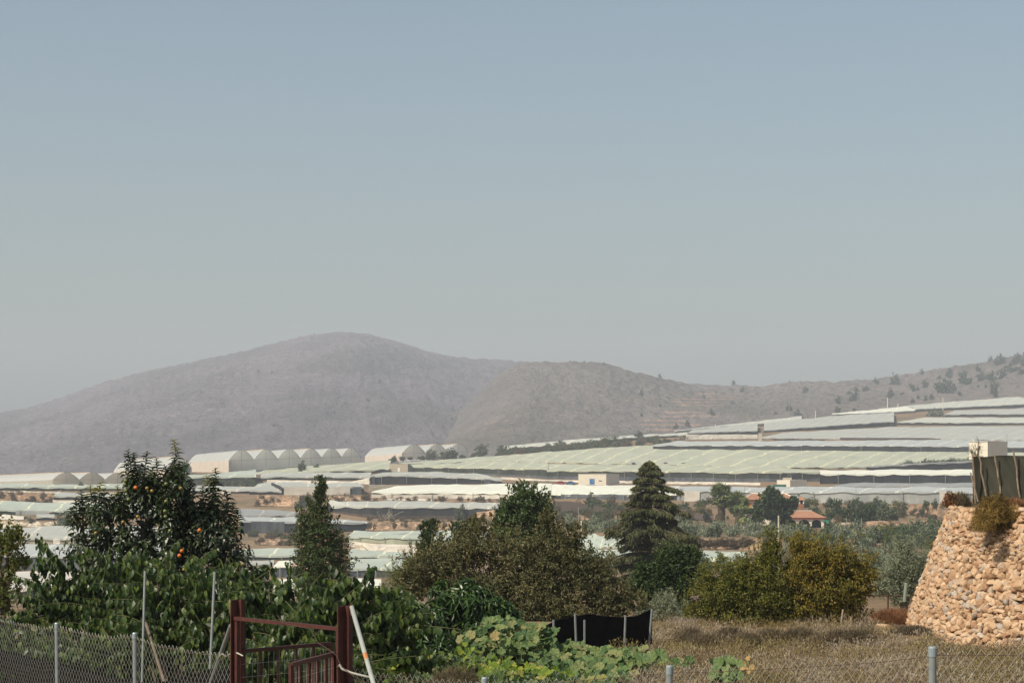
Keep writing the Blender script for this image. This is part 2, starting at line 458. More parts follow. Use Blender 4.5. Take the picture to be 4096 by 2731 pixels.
hm2 = hillmat('near_hill_scrub', (.165, .145, .136), (.46, .30, .24), (.095, .088, .070), 1.3, terr=[((722 - CX) / F * 2150, (465 - 392) / F * 2150, 26, 9), ((704 - CX) / F * 2000, (465 - 400) / F * 2000, 28, 9), ((690 - CX) / F * 1850, (465 - 414) / F * 1850, 26, 6), ((668 - CX) / F * 1750, (465 - 424) / F * 1750, 26, 8)])
on_far = build_hill('mountain', 'broad rounded mountain fading into the haze', [(-300, 445), (-100, 428), (0, 411.5), (22, 408.5), (60, 397), (100, 383), (150, 370), (200, 360), (250, 349), (290, 338.5), (310, 334.5), (330, 332), (345, 331.5), (368, 333), (400, 341.5), (430, 351.5), (460, 357), (500, 359.5), (560, 364), (620, 372), (700, 392), (900, 420)],
           [(-300, 500), (140, 498), (260, 486), (900, 484)], 1700, 3700, hm1, 11, -300, 900, 16, 1.5, 1.2)
on_mid = build_hill('hill', 'lower dry hill with bushes rising behind the farms', [(400, 500), (425, 455), (436, 440), (452, 420), (470, 402), (490, 382), (508, 367), (520, 362.5), (540, 361), (585, 361.5), (605, 363.5), (625, 369), (650, 375), (672, 380.5), (690, 383), (715, 384.5), (735, 385), (760, 386), (775, 383.5), (790, 381.5), (812, 381), (832, 381.5), (870, 379.5), (900, 375.5), (925, 370.5), (950, 366.5), (985, 362), (1005, 357.5), (1024, 353.5), (1060, 345), (1300, 310)],
           [(400, 505), (440, 472), (500, 464), (640, 450), (760, 436), (832, 428), (914, 420), (1024, 412), (1300, 400)], 1500, 2500, hm2, 31, 400, 1300, 9, 1.35, .8)
# ------------------------------------------------------------------ greenhouses
GH = 'flat roofed greenhouses stepping up the valley'
def interp_pts(pts, u, n=None):
    xs = np.array([p[0] for p in pts]); ys = np.array([p[1] for p in pts])
    x = xs[0] + (xs[-1] - xs[0]) * u
    return x, np.interp(x, xs, ys)

post_mesh = None
def greenhouse(label, front, base, far, roof='roof_green', wall='wall_dark', skirt=None, skirt_f=.4, posts=40, group=GH, sheet=None, bays=None, hmin=0, name='greenhouse', ripple=.16, cat='greenhouse'):
    front = sorted(front); base = sorted(base); far = sorted(far)
    nu = max(12, int((front[-1][0] - front[0][0]) / 2.2)); u = np.linspace(0, 1, nu)
    fx, fr = interp_pts(front, u)
    br = np.interp(fx, [p[0] for p in base], [p[1] for p in base])
    Yf = np.array([Yof(a, b) for a, b in zip(fx[::max(1, nu // 12)], br[::max(1, nu // 12)])])
    Yf = np.interp(u, u[::max(1, nu // 12)], Yf)
    h = np.maximum((br - fr) / F * Yf, hmin)
    hf = float(np.median(h))
    gx, gr = interp_pts(far, u)
    Yb = []
    for a, b, y0 in list(zip(gx, gr, Yf))[::max(1, nu // 12)]:
        y = y0
        for _ in range(12): y = .5 * y + .5 * Yof(a, b + hf * F / y)
        Yb.append(max(y, y0 + 4))
    Yb = np.interp(u, u[::max(1, nu // 12)], Yb)
    A = np.stack([(fx - CX) / F * Yf, Yf, (HR - fr) / F * Yf], -1)
    B = np.stack([(gx - CX) / F * Yb, Yb, (HR - gr) / F * Yb], -1)
    nv = 9; v = np.linspace(0, 1, nv)
    G = A[None] * (1 - v)[:, None, None] + B[None] * v[:, None, None]
    lu = np.concatenate([[0], np.cumsum(np.linalg.norm(np.diff(A, axis=0), axis=1))])
    lv = float(np.median(np.linalg.norm(B - A, axis=1)))
    sd_ = int(abs(A[0, 0]) * 7) % 97
    Lu = np.broadcast_to(lu[None], (nv, nu)); Lv = np.broadcast_to((v * lv)[:, None], (nv, nu))
    rip = fbm(Lu / 7.0, Lv / 30.0, sd_, 3) * ripple * 1.6 + ripple * .5 * np.abs(np.sin(Lu / 4.5 + Lv * .1))
    G[:, :, 2] += rip * np.where(v > .98, .5, 1)[:, None]
    G[0, :, 2] -= .10 * np.abs(np.sin(lu / 2.2)) + .35 * np.maximum(0, fbm(lu / 11.0, 0 * lu, sd_ + 1, 2)); G[-1, :, 2] += fbm(lu / 8.0, 0 * lu, sd_ + 2, 3) * .5
    root = empty(name, (A[nu // 2, 0], A[nu // 2, 1], A[nu // 2, 2] - h[nu // 2]), label, cat, group)
    th = .14
    r = MB().grid(G, np.stack([Lu, Lv, 0 * Lu], -1))
    # hem hanging over the front edge gives the sheet an edge
    hd = .22 + .30 * np.abs(np.sin(lu / 3.1 + sd_)) + .5 * np.abs(fbm(lu / 5.0, lu * 0, sd_, 3)); hem = np.stack([G[0], G[0] - np.stack([0 * lu, 0 * lu + .05, hd], -1)]); r.grid(hem, np.stack([Lu[:2], Lv[:2] * 0, 0 * Lu[:2]], -1))
    r.build('roof', M[roof], root)
    # walls: front, two ends, back
    w = MB()
    def strip(top, hh, z0f=0.0, z1f=1.0, off=0.0, seg=5):
        n = len(top); vv = np.linspace(z0f, z1f, seg)
        S = np.repeat(top[None], seg, 0).copy(); S[:, :, 2] -= (vv[:, None] * (hh[None] + .5))
        L = np.concatenate([[0], np.cumsum(np.linalg.norm(np.diff(top, axis=0), axis=1))])
        Lg = np.broadcast_to(L[None], (seg, n))
        S[:, :, 1] += off + fbm(Lg / 2.0, vv[:, None] * 2 + 0 * Lg, sd_ + 3, 3) * .22 * vv[:, None]
        return S, np.stack([Lg, vv[:, None] * hh[None], 0 * Lg], -1)
    topf = G[0].copy(); topf[:, 2] -= .06; topf[:, 1] += .25
    S, uvs = strip(topf, h); w.grid(S, uvs)
    for e in (0, -1):
        tp = G[:, e].copy(); tp[:, 2] -= .06
        S, uvs = strip(tp, np.full(nv, hf)); w.grid(S, uvs)
    w.build('net_wall', M[wall], root)
    if skirt:
        S, uvs = strip(topf, h, 1 - skirt_f, 1, -.35); MB().grid(S, uvs).build('skirt', M[skirt], root)
    if posts:
        global post_mesh
        if post_mesh is None:
            post_mesh = MB().box((0, 0, .5), (.15, .15, 1)).mesh('post'); post_mesh.materials.append(M['post_far'])
        step = max(2, int(posts / 2.2))
        for i in range(step // 2, nu - 1, step):
            o = bpy.data.objects.new('post', post_mesh); col.objects.link(o); o.parent = root
            o.location = [float(a) for a in (topf[i, 0] - root.location[0], topf[i, 1] - .5 - root.location[1], topf[i, 2] - h[i] - .3 - root.location[2])]
            o.scale = (1, 1, float(h[i] + .25))
    if bays:
        for (x0, x1, mt, nm) in bays:
            i0, i1 = np.searchsorted(fx, x0), np.searchsorted(fx, x1)
            if i1 - i0 < 2: continue
            S, uvs = strip(topf[i0:i1], h[i0:i1], 0.02, 1, -.30); MB().grid(S, uvs).build(nm, M[mt], root)
    return root, A, h

def hanging(label, top, bot, mat, name='ground_sheet', cat='sheet', group='sheets stretched over the banks', dY=-.5, Y=None):
    """cloth or low wall seen between two outlines"""
    top, bot = sorted(top), sorted(bot)
    n = max(8, int((bot[-1][0] - bot[0][0]) / 2)); u = np.linspace(0, 1, n)
    bx, br = interp_pts(bot, u); tx, tr = interp_pts(top, u)
    Yb = np.array([Yof(a, b) for a, b in zip(bx, br)]) + dY if Y is None else np.full(n, float(Y))
    lean = (br - tr) / F * Yb * .35
    seg = 5; vv = np.linspace(0, 1, seg)[:, None]
    Yg = Yb[None] + lean[None] * vv; xx = bx + (tx - bx) * vv; rw = br + (tr - br) * vv
    Vt = np.stack([(xx - CX) / F * Yg, Yg, (HR - rw) / F * Yg], -1)
    L = np.abs(Vt[:, :, 0] - Vt[0, 0, 0])
    Vt[:, :, 1] += fbm(L / 1.5, vv * 3 + 0 * L, int(bx[0]) % 91, 3) * .35
    back = Vt[::-1].copy(); back[:, :, 1] += .35; 
    b = MB().grid(Vt, np.stack([L, vv * 3 + 0 * L, 0 * L], -1)).grid(back, np.stack([L, vv * 3 + 0 * L, 0 * L], -1))
    top2 = np.stack([Vt[-1], back[0]]); b.grid(top2, np.stack([L[:2], L[:2] * 0, 0 * L[:2]], -1))
    o = b.build(name, M[mat]); return tag(o, label, cat, group)

g = greenhouse
# --- left side, far to near
g('pale greenhouse with a green-grey net wall in front of the brown-vented tunnels', P(C1,0,562,1250,560), P(C1,0,600,1250,598), P(C1,0,540,1250,538), 'roof_aqua', 'wall_green')
g('narrow greenhouse with white roof edge behind the fruit tree crown', P(C1,900,577,1150,575), P(C1,900,592,1150,590), P(C1,900,552,1150,550), 'roof_pale', 'wall_dark', posts=0)
g('grey roofed greenhouse with dark wall above a white ground sheet', P(C1,495,640,1180,648), P(C1,495,684,1180,690), P(C1,520,612,1180,612), 'roof_grey', 'wall_dark', posts=60)
hanging('white sheet hanging below the dark wall of the grey roofed greenhouse', P(C1,485,682,1150,690), P(C1,485,714,1200,722), 'sheet')
g('light green roofed greenhouse with white plastic over part of its wall', P(C1,0,765,350,778,1500,772), P(C1,0,818,1500,822), P(C1,0,690,300,705,1500,715), 'roof_aqua', 'wall_green', bays=[(15.5,50,'wall_pale','plastic_sheet')])
g('small dark walled greenhouse between two bushes', P(C1,335,832,500,832), P(C1,335,872,500,872), P(C1,335,818,500,818), 'roof_grey', 'wall_dark', posts=0)
g('flat grey greenhouse with beige wall and a teal panel', P(C1,-40,1020,1600,1036), P(C1,-40,1075,1600,1086), P(C1,-40,930,1600,932), 'roof_grey', 'wall_beige', posts=60)
g('pale blue roofed greenhouse with tall grey net wall', P(C1,-40,1195,1600,1200), P(C1,-40,1325,1600,1325), P(C1,100,1085,1600,1085), 'roof_blue', 'wall_blue', posts=30)
g('lowest dusty pink roofed greenhouse showing between the fruit trees', P(C1,-40,1490,2300,1495), P(C1,-40,1600,2300,1600), P(C1,-40,1345,2300,1340), 'roof_pink', 'wall_dark')
# --- behind the fruit tree, to the right of it
g('long pale green greenhouse with green hedge growing against its wall', P(C1,1700,468,2351,468), P(C1,1700,545,2351,548), P(C1,1700,460,2351,402), 'roof_aqua', 'wall_green', posts=40)
g('low white roofed greenhouse with short dark wall and white corner sheet', P(C1,1700,585,2351,592), P(C1,1700,620,2351,628), P(C1,1700,555,2351,556), 'roof_grey', 'wall_dark', bays=[(205,232,'sheet','corner_sheet')], posts=0)
g('small pinkish grey greenhouse below the stony bank', P(E3,150,632,900,630), P(E3,150,662,900,660), P(E3,150,548,900,600), 'roof_net', 'wall_dark', posts=0)
g('narrow bluish roofed greenhouse with tall black wall beside the pink flowering tree', P(E3,180,700,900,712,1440,718,1745,720), P(E3,180,860,900,850,1440,838,1725,826), P(E3,180,662,900,675,1440,690,1745,716), 'roof_blue', 'wall_dark', bays=[(250,285,'wall_blue','torn_net')], posts=0)
g('aqua roofed greenhouse left of the pink flowering tree', P(E3,180,1120,900,1125), P(E3,180,1190,900,1190), P(E3,150,1042,900,1042), 'roof_aqua', 'wall_green', posts=28)
g('pale roofed greenhouse below the aqua one beside the pink flowering tree', P(E3,250,1225,600,1235), P(E3,250,1262,600,1262), P(E3,250,1195,600,1195), 'roof_grey', 'wall_blue', posts=0)
g('white roofed greenhouse with dark net wall behind the pink flowering tree', P(E3,590,1258,900,1258), P(E3,590,1400,900,1400), P(E3,660,1198,900,1190), 'roof_white', 'wall_blue', posts=16)
# --- centre
g('wide pale green roof on the slope in front of the arched tunnels', P(C2,430,425,1225,395), P(C2,430,438,1225,432), P(C2,420,385,1000,330,1240,318), 'roof_green', 'wall_dark', posts=0)
g('pale green roof sloping down from the two round bushes', P(C2,-20,450,470,428), P(C2,-20,462,470,438), P(C2,-20,400,570,352), 'roof_green', 'wall_dark', posts=0)
g('long grey roofed greenhouse with thin dark wall above a rolled white sheet', P(C2,20,478,200,462,700,468,1050,470), P(C2,20,502,200,500,1050,500), P(C2,60,442,300,430,1060,432), 'roof_grey', 'wall_green', posts=50)
hanging('rolled white sheet along the base of the long grey roofed greenhouse', P(C2,100,498,700,506,900,510,1040,478), P(C2,100,524,1040,540), 'sheet')
g('greenhouse with open dark bays and black corner net', P(C2,1050,460,1380,456,2000,478,2262,496), P(C2,1045,545,2262,545), P(C2,1180,430,1500,423,2000,440,2262,488), 'roof_grey', 'wall_dark', bays=[(372.5,377,'wall_blue','net_panel'),(482,491,'wall_blue','net_panel')], posts=26)
hanging('beige retaining wall under the open dark bays', P(C2,1035,542,1340,548), P(C2,1035,600,1160,598), 'wall_beige', 'retaining_wall', 'wall', 'retaining walls between greenhouses')
g('grey seamed greenhouse with drooping black side at its left end', P(C2,-60,590,235,597), P(C2,-60,636,235,636), P(C2,20,535,130,520,235,522), 'roof_grey', 'wall_dark', posts=0)
g('grey seamed greenhouse faced with a billowing white sheet', P(C2,236,560,600,562,990,556), P(C2,236,636,990,632), P(C2,140,520,940,528), 'roof_grey', 'wall_dark', bays=[(282,352,'sheet','white_sheet'),(352,363,'wall_blue','grey_door')], posts=0)
g('bright white roofed greenhouse with white skirt in front of the shed with a blue door', P(C2,1060,607,1600,612,2351,614) + P(C3,300,615,365,622), P(C2,1060,662,2351,668) + P(C3,365,672), P(C2,1300,552,2150,536) + P(C3,0,540,365,538), 'roof_white', 'wall_dark', 'sheet', .72, posts=40)
g('white roofed greenhouse with black wall behind the tall cedar', P(C3,366,626,1545,630), P(C3,366,682,1545,688), P(C3,366,540,1545,556), 'roof_white', 'wall_dark', bays=[(560,632,'wall_blue','torn_net')], posts=30)
hanging('pale strip of wall below the white roofed greenhouse skirt', P(C2,1180,668,1640,672), P(C2,1180,692,1640,696), 'sheet', 'retaining_wall', 'wall', 'retaining walls between greenhouses')
g('grey roofed greenhouse with diagonal cream seams over a brown net base', P(C2,690,740,1100,742,2225,750), P(C2,640,795,1100,862,2225,870), P(C2,650,692,1400,690,2240,712), 'roof_grey', 'wall_dark', 'wall_brown', .42, posts=0)
hanging('sagging white sheet across the wall of the cream seamed greenhouse', P(C2,690,742,900,768,1200,790,1600,780,1830,782,1960,752), P(C2,690,788,1000,812,1500,812,1960,828), 'sheet', dY=-4)
g('aqua roofed greenhouse with sage net wall below the stone terrace', P(C2,845,1010,1300,1020,2115,1040), P(C2,845,1062,1300,1092,2115,1100), P(C2,900,968,1500,958,2115,975), 'roof_aqua', 'wall_sage', posts=26)
hanging('cream sheet draped on the bank under the sage walled greenhouse', P(C2,840,1058,1100,1085,1490,1095), P(C2,840,1105,1100,1160,1490,1165), 'sheet')
g('pale aqua greenhouse with ragged dark wall between the flowering tree and the brown tree', P(C2,850,1192,1450,1194), P(C2,850,1225,1450,1228), P(C2,870,1135,1200,1152,1450,1170), 'roof_aqua', 'wall_green', posts=16)
g('pale aqua greenhouse crossed by a dark cable beside the brown tree', P(C2,850,1308,1600,1312), P(C2,850,1400,1600,1400), P(C2,870,1228,1600,1228), 'roof_aqua', 'wall_blue', posts=18)
g('white sheeted roof glimpsed low beside the foot of the flowering tree', P(C2,150,1500,1150,1500), P(C2,150,1560,1150,1560), P(C2,200,1400,1150,1402), 'roof_white', 'wall_white', posts=0)
# --- right
g('large green roofed greenhouse whose roof sweeps across the slope', P(C2,1400,355) + P(C3,60,320,600,335,1080,350,1570,355,2351,378) + P(C4,400,380,900,380,1340,345,2600,300), P(C2,1400,368) + P(C3,60,332,600,348,1080,366,1570,372,2351,396) + P(C4,400,400,900,402,1340,366,2600,322), P(C2,1300,346,2351,266) + P(C3,750,212,1295,182,2351,212) + P(C4,0,215,2600,245), 'roof_green', 'wall_dark', posts=0, ripple=.3)
g('long green roofed greenhouse with black upper wall and bluish skirt', P(C2,1440,375,2351,390) + P(C3,330,396), P(C2,1440,440,2351,470) + P(C3,330,492), P(C2,1410,358,2351,330) + P(C3,330,340), 'roof_green', 'wall_green', 'wall_blue', .36, posts=26)
g('long green roofed greenhouse with pleated dark wall above the palm trees', P(C3,320,410,2351,424) + P(C4,100,428,580,428), P(C3,310,496,2351,520) + P(C4,100,520,580,516), P(C3,340,345,1080,356,2351,380) + P(C4,580,420), 'roof_green', 'wall_green', 'wall_blue', .45, posts=22, bays=[(780.5,801,'wall_dark','dark_bay_sheet')])  # the bay opening is drawn as a dark sheet before the wall
hanging('cream stone bank along the foot of the pleated dark wall', P(C3,300,498,2280,524), P(C3,300,518,2280,548), 'sheet', 'stone_bank', 'wall', 'retaining walls between greenhouses')
hanging('cream stone bank along the foot of the bluish skirt', P(C3,-100,472,300,496), P(C3,-100,494,300,520), 'sheet', 'stone_bank', 'wall', 'retaining walls between greenhouses')
g('long low plastic greenhouse with shiny translucent walls behind the tiled villa', P(C3,1540,598,2351,600) + P(C4,900,602,2900,606), P(C3,1540,700,2351,702) + P(C4,900,712,2900,714), P(C3,1450,556,2120,560,2351,566) + P(C4,2900,570), 'roof_blue', 'wall_pale', posts=90, bays=[(938,960,'wall_white','bright_plastic'),(683,700,'wall_white','bright_plastic')])
g('white roofed greenhouse with black wall just left of the stone wall top', P(C4,480,440,2900,446), P(C4,480,540,2900,534), P(C4,470,410,2900,400), 'roof_white', 'wall_dark', posts=36, ripple=.08)
g('grey net roof with ragged dark hem below the white roofed black wall', P(C4,600,552,1000,558,2900,556), P(C4,600,568,2900,568), P(C4,640,548,900,505,1500,502,2900,516), 'roof_net', 'wall_dark', posts=0)
g('black net enclosure beside the olive patch', P(C4,905,378,1345,350,2500,312), P(C4,905,412,1345,412,2500,385), P(C4,905,374,1345,346,2500,306), 'roof_net', 'wall_dark', posts=0)
g('pale bluish roofed greenhouse with long black wall below the brown strips', P(D1,160,1280,2352,1280) + P(D2,800,1282,1500,1292,2500,1296), P(D1,160,1352,1200,1360,2352,1372) + P(D2,800,1382,1500,1390,2500,1396), P(D1,450,1232,2352,1226) + P(D2,1300,1214,2500,1240), 'roof_blue', 'wall_dark', posts=60)
g('pale roofed greenhouse with fine cream seams above the brown strips', P(D1,1480,1186,2352,1196) + P(D2,1000,1200,2500,1216), P(D1,1480,1204,2352,1212) + P(D2,1000,1216,2500,1230), P(D1,1750,1130,2352,1095) + P(D2,800,1058,2500,1048), 'roof_grey', 'wall_green', posts=0)
g('pale roofed greenhouse with curved dark wall over a white skirt', P(D1,590,1128,1440,1104), P(D1,590,1190,1440,1170), P(D1,640,1098,1440,1010), 'roof_grey', 'wall_dark', 'sheet', .4, posts=0)
g('pale roofed greenhouse with rising dark wall beside a white pillar', P(D1,1516,1102,2352,1040) + P(D2,760,990), P(D1,1516,1130,2352,1092) + P(D2,760,1050), P(D1,1520,1010,2352,925) + P(D2,760,880), 'roof_grey', 'wall_green', posts=0)
g('pale roofed greenhouse at the far upper edge with thin black wall', P(D2,800,998,2320,1002,2500,1004), P(D2,800,1036,2320,1034,2500,1034), P(D2,1140,944,2500,944), 'roof_pale', 'wall_dark', posts=0)
g('grey roofed greenhouse with dark wall behind the lone round shrub', P(D2,1380,902,2500,892), P(D2,1380,940,2500,940), P(D2,1500,860,2500,826), 'roof_grey', 'wall_dark', posts=0)
g('topmost pale roofed greenhouse with black wall under the hillside', P(D2,1020,838,1900,800,2500,768), P(D2,1020,870,1900,836,2500,826), P(D2,900,798,1600,740,2500,672), 'roof_pale', 'wall_dark', posts=0)
g('bright cream roofed greenhouse on the skyline with an ochre sheet', P(D2,0,905,800,870,1010,858), P(D2,0,945,800,900,1010,885), P(D2,0,892,500,846,1100,786), 'roof_white', 'wall_beige', posts=0)
g('thin pale roofed greenhouse on the skyline left of the farm slope', P(D1,430,1112,980,1052,1980,980), P(D1,430,1124,980,1062,1980,1010), P(D1,420,1108,980,1038,1980,925), 'roof_pale', 'wall_beige', posts=0)
g('long thin pale roof along the skyline above the scrub slope', P(C3,-80,205,500,165,1100,110,1610,82), P(C3,-80,230,500,182,1100,125,1610,98), P(C3,-80,188,400,144,1000,98,1610,64), 'roof_pale', 'wall_dark', posts=0)
hanging('white sheeted bank under the curved dark wall near the skyline', P(D1,565,1150,1440,1150), P(D1,560,1212,1440,1202), 'sheet')
hanging('low brown net windbreak strip across the pale roofs', P(D2,100,1190,1180,1192,1330,1202), P(D2,100,1218,1330,1226), 'wall_brown', 'windbreak_net', 'net', 'brown windbreak strips', dY=-2)
hanging('short brown net windbreak strip near the olive slope', P(D1,1640,1208,2260,1206), P(D1,1640,1226,2270,1226), 'wall_brown', 'windbreak_net', 'net', 'brown windbreak strips', dY=-2)
def panel(label, name, cat, x0, x1, r0, r1, mat, dY=-1.0, group=None):
    o = hanging(label, [(x0, r0), (x1, r0)], [(x0, r1), (x1, r1)], mat, name, cat, group, dY); return o
panel('teal net panel hung on the beige greenhouse wall', 'teal_net', 'net', 53.3, 60, 425 + 1036/9.184, 425 + 1084/9.184, 'sheet', -1.5)

# --- arched tunnels
def tunnels(label, A, B, C, n, eave, ridge, YA, YB, YC, mroof='tunnel', mg='gable', vent=(), side='tunnel_side'):
    a, b, c = W(A[0], A[1], YA), W(B[0], B[1], YB), W(C[0], C[1], YC)
    he, hr = eave * YA / F, ridge * YA / F
    V = c - a; s = (b - a) / n
    root = empty('arched_greenhouse', a, label, 'greenhouse', 'arched tunnel greenhouses')
    k = 14; t = np.linspace(0, 1, k)
    arc = he + (hr - he) * np.sin(t * math.pi) ** .92
    Vh = V / np.linalg.norm(V); Lb = np.linalg.norm(V)
    for i in range(n):
        o = a + s * i; sec = o[None] + s[None] * t[:, None] + np.stack([0*t, 0*t, arc], -1)
        m = 12; g_ = np.stack([sec + V * q for q in np.linspace(0, 1, m)])
        g_[:, :, 2] += fbm(np.linspace(0, 6, m)[:, None] + 0 * t[None], t[None] * 2 + i, 5 + i, 2) * .12
        uv = np.stack([np.broadcast_to(np.linspace(0, Lb, m)[:, None], (m, k)), np.broadcast_to((t * 10)[None], (m, k)), np.zeros((m, k))], -1)
        MB().grid(g_, uv).build('barrel_roof', M[mroof], root)
        Lx = t * np.linalg.norm(s)
        for e, off in ((0, -.02), (1, .02)):
            top = sec + V * e + Vh * off; bot = top.copy(); bot[:, 2] = (o + s * .5 + V * e)[2] - 1.5
            gb = MB(); gb.grid(np.stack([top, bot]), np.stack([np.stack([Lx, arc, 0*t], -1), np.stack([Lx, 0*t, 0*t], -1)])).build('gable', M[mg], root)
        fb = MB()
        for q in (.5,):
            p0 = o + s * q - Vh * .12; fb.tube([p0, p0 + np.array([0, 0, hr - .1])], .06, 4)
        fb.tube(sec - Vh * .1, .07, 4); p0 = o - Vh * .12
        fb.tube([p0 + [0,0,he], p0 + s + [0, 0, he]], .05, 4)
        fb.build('gable_frame', M['post_far'], root)
        if i in vent:
            pk = o + s * .5 + np.array([0, 0, hr]); q0, q1 = pk + V * .02, pk + V * .97
            w_ = s / np.linalg.norm(s)
            v_ = np.stack([np.stack([q0 - w_ * .1 + [0, 0, .25], q1 - w_ * .1 + [0, 0, .25]]), np.stack([q0 + w_ * 1.6 + [0, 0, -.15], q1 + w_ * 1.6 + [0, 0, -.15]])])
            v2 = v_ - np.array([0, 0, .3])
            MB().grid(v_).grid(v2).grid(np.stack([v_[:, 0], v2[:, 0]])).grid(np.stack([v_[0], v2[0]])).build('roof_vent', M['vent'], root)
    for q in (a - .0 * s, b):
        top0, top1 = q + [0, 0, he], q + V + [0, 0, he]
        w = MB(); w.grid(np.stack([np.stack([top0, top1]), np.stack([q + [0, 0, -1.5], q + V + [0, 0, -1.5]])]), np.array([[[0, he, 0], [Lb, he, 0]], [[0, 0, 0], [Lb, 0, 0]]]))
        w.build('side_wall', M[side], root)
    return root
tunnels('low beige tunnels with brown roof vents at the valley edge', (52.5, 484), (130, 483.5), (-30, 487), 3, 4.8, 12, 900, 940, 960, 'tunnel', 'gable', (0, 1), 'gable')
tunnels('white arched tunnel half hidden behind the fruit tree', (166, 473.5), (192, 473), (113.8, 474.5), 1, 5, 17.5, 850, 880, 1000, 'tunnel', 'gable_pale', (0,))
tunnels('row of six pale arched tunnels with beige side wall', (228.7, 468.5), (360.5, 463), (188.4, 468.5), 6, 8.5, 18.8, 850, 1010, 1080, 'tunnel', 'gable_pale', (1, 3))
tunnels('large white arched tunnels beside the dark round bushes', (401.9, 456.5), (468.5, 454.5), (364.9, 459.3), 3, 3.5, 12.4, 1050, 1150, 1110, 'tunnel', 'gable_pale', (1, 2))
# ------------------------------------------------------------------ leaves and trees
def unit(v): return v / (np.linalg.norm(v, axis=-1, keepdims=True) + 1e-9)
T_CARD = (np.array([[0,0,0],[.5,.45,.10],[0,1,0],[-.5,.5,.10]], float), np.array([[0,1,2,3]]), None)
T_FOLD = (np.array([[0,0,0],[.5,.4,.16],[.0,.45,-.02],[-.5,.4,.16],[0,1,-.10]], float), None, np.array([[0,1,2],[0,2,3],[1,4,2],[2,4,3]]))
_lv = []; 
def _leaf8(wmid=.5, curl=.28, fold=.16, ymid=.30):
    V = [[0,0,0]]
    for y, w in ((ymid, wmid), (.64, wmid * .82)):
        z = -curl * y * y
        V += [[-w, y, z + fold * w], [0, y, z], [w, y, z + fold * w]]
    V += [[0, 1, -curl]]
    return (np.array(V, float), np.array([[1,4,5,2],[2,5,6,3]]), np.array([[0,1,2],[0,2,3],[4,7,5],[5,7,6]]))
T_LEAF = _leaf8()
T_DROOP = _leaf8(.5, .55, .35)
T_HANG = _leaf8(.5, .20, .14, .36)

class Leaves:
    def __init__(s): s.p=[]; s.d=[]; s.u=[]; s.l=[]; s.w=[]; s.r=[]
    def add(s, p, d, u, l, w, r):
        p = np.atleast_2d(p); n = len(p)
        s.p.append(p); s.d.append(np.broadcast_to(d, (n, 3))); s.u.append(np.broadcast_to(u, (n, 3)))
        for a, b in ((s.l, l), (s.w, w), (s.r, r)): a.append(np.broadcast_to(np.asarray(b, float), (n,)))
    def mb(s, tmpl, mb=None):
        mb = mb or MB()
        p, d, u = np.concatenate(s.p), unit(np.concatenate(s.d)), np.concatenate(s.u)
        l, w, r = np.concatenate(s.l), np.concatenate(s.w), np.concatenate(s.r)
        x = unit(np.cross(d, u)); z = np.cross(x, d)
        T, Q, R = tmpl; k = len(T); n = len(p)
        V = p[:, None] + x[:, None] * (T[None, :, 0:1] * w[:, None, None]) + d[:, None] * (T[None, :, 1:2] * l[:, None, None]) + z[:, None] * (T[None, :, 2:3] * l[:, None, None])
        off = (np.arange(n) * k)[:, None, None]
        mb.add(V.reshape(-1, 3), None if Q is None else (Q[None] + off).reshape(-1, 4), None if R is None else (R[None] + off).reshape(-1, 3), rnd=np.repeat(r, k))
        return mb

def rdir(n, g=rng): return unit(g.normal(size=(n, 3)))

def crown_leaves(lobes, n, L, Wd, clump=.22, droop=0.0, g=rng, shell=.5, rmin=0, var=.25, clump_n=26, flat=1.0):
    """lobes: world centres + radii (rx, ry, rz); leaves gathered in clumps through the volume"""
    lv = Leaves(); lob = np.array(lobes, float)
    vol = (lob[:, 3] * lob[:, 5]) ; vol = vol / vol.sum()
    nc = max(4, int(n / clump_n)); idx = g.choice(len(lob), nc, p=vol)
    c = lob[idx]; d = rdir(nc, g); rad = (shell + (1 - shell) * g.random(nc)) ** 1 * g.uniform(.75, 1.02, nc) 
    inner = g.random(nc) < .3; rad = np.where(inner, g.random(nc) * .8, rad)
    cc = c[:, :3] + d * c[:, 3:6] * rad[:, None]
    cs = clump * (c[:, 3] * c[:, 5]) ** .5 * g.uniform(.5, 1.4, nc)
    k = int(n / nc)
    off = g.normal(size=(nc, k, 3)) * np.array([1, 1, .75]) * .5
    p = cc[:, None] + off * cs[:, None, None]
    oo = unit(off * 1.3 + d[:, None] * 1.0)
    out = unit(oo * .45 + g.normal(size=(nc, k, 3)) * .75)
    out[:, :, 2] -= droop; out = unit(out)
    crand = g.random(nc)
    r = np.clip(crand[:, None] * .55 + g.random((nc, k)) * .5, 0, 1)
    lv.add(p.reshape(-1, 3), out.reshape(-1, 3), oo.reshape(-1, 3) * 1.0 + rdir(nc * k, g) * .75 + np.array([0, 0, .35]), L * g.uniform(1 - var, 1 + var, nc * k), Wd * g.uniform(1 - var, 1 + var, nc * k), r.reshape(-1))
    return lv, cc

def lobes_px(Y, L, depth=.9, dy=0):
    out = []
    for l in L:
        px, row, rx, ry = l[:4]; yy = Y + (l[4] if len(l) > 4 else 0)
        p = W(px, row, yy); s = yy / F
        out.append([p[0], p[1] + dy, p[2], rx * s, rx * s * depth, ry * s])
    return out

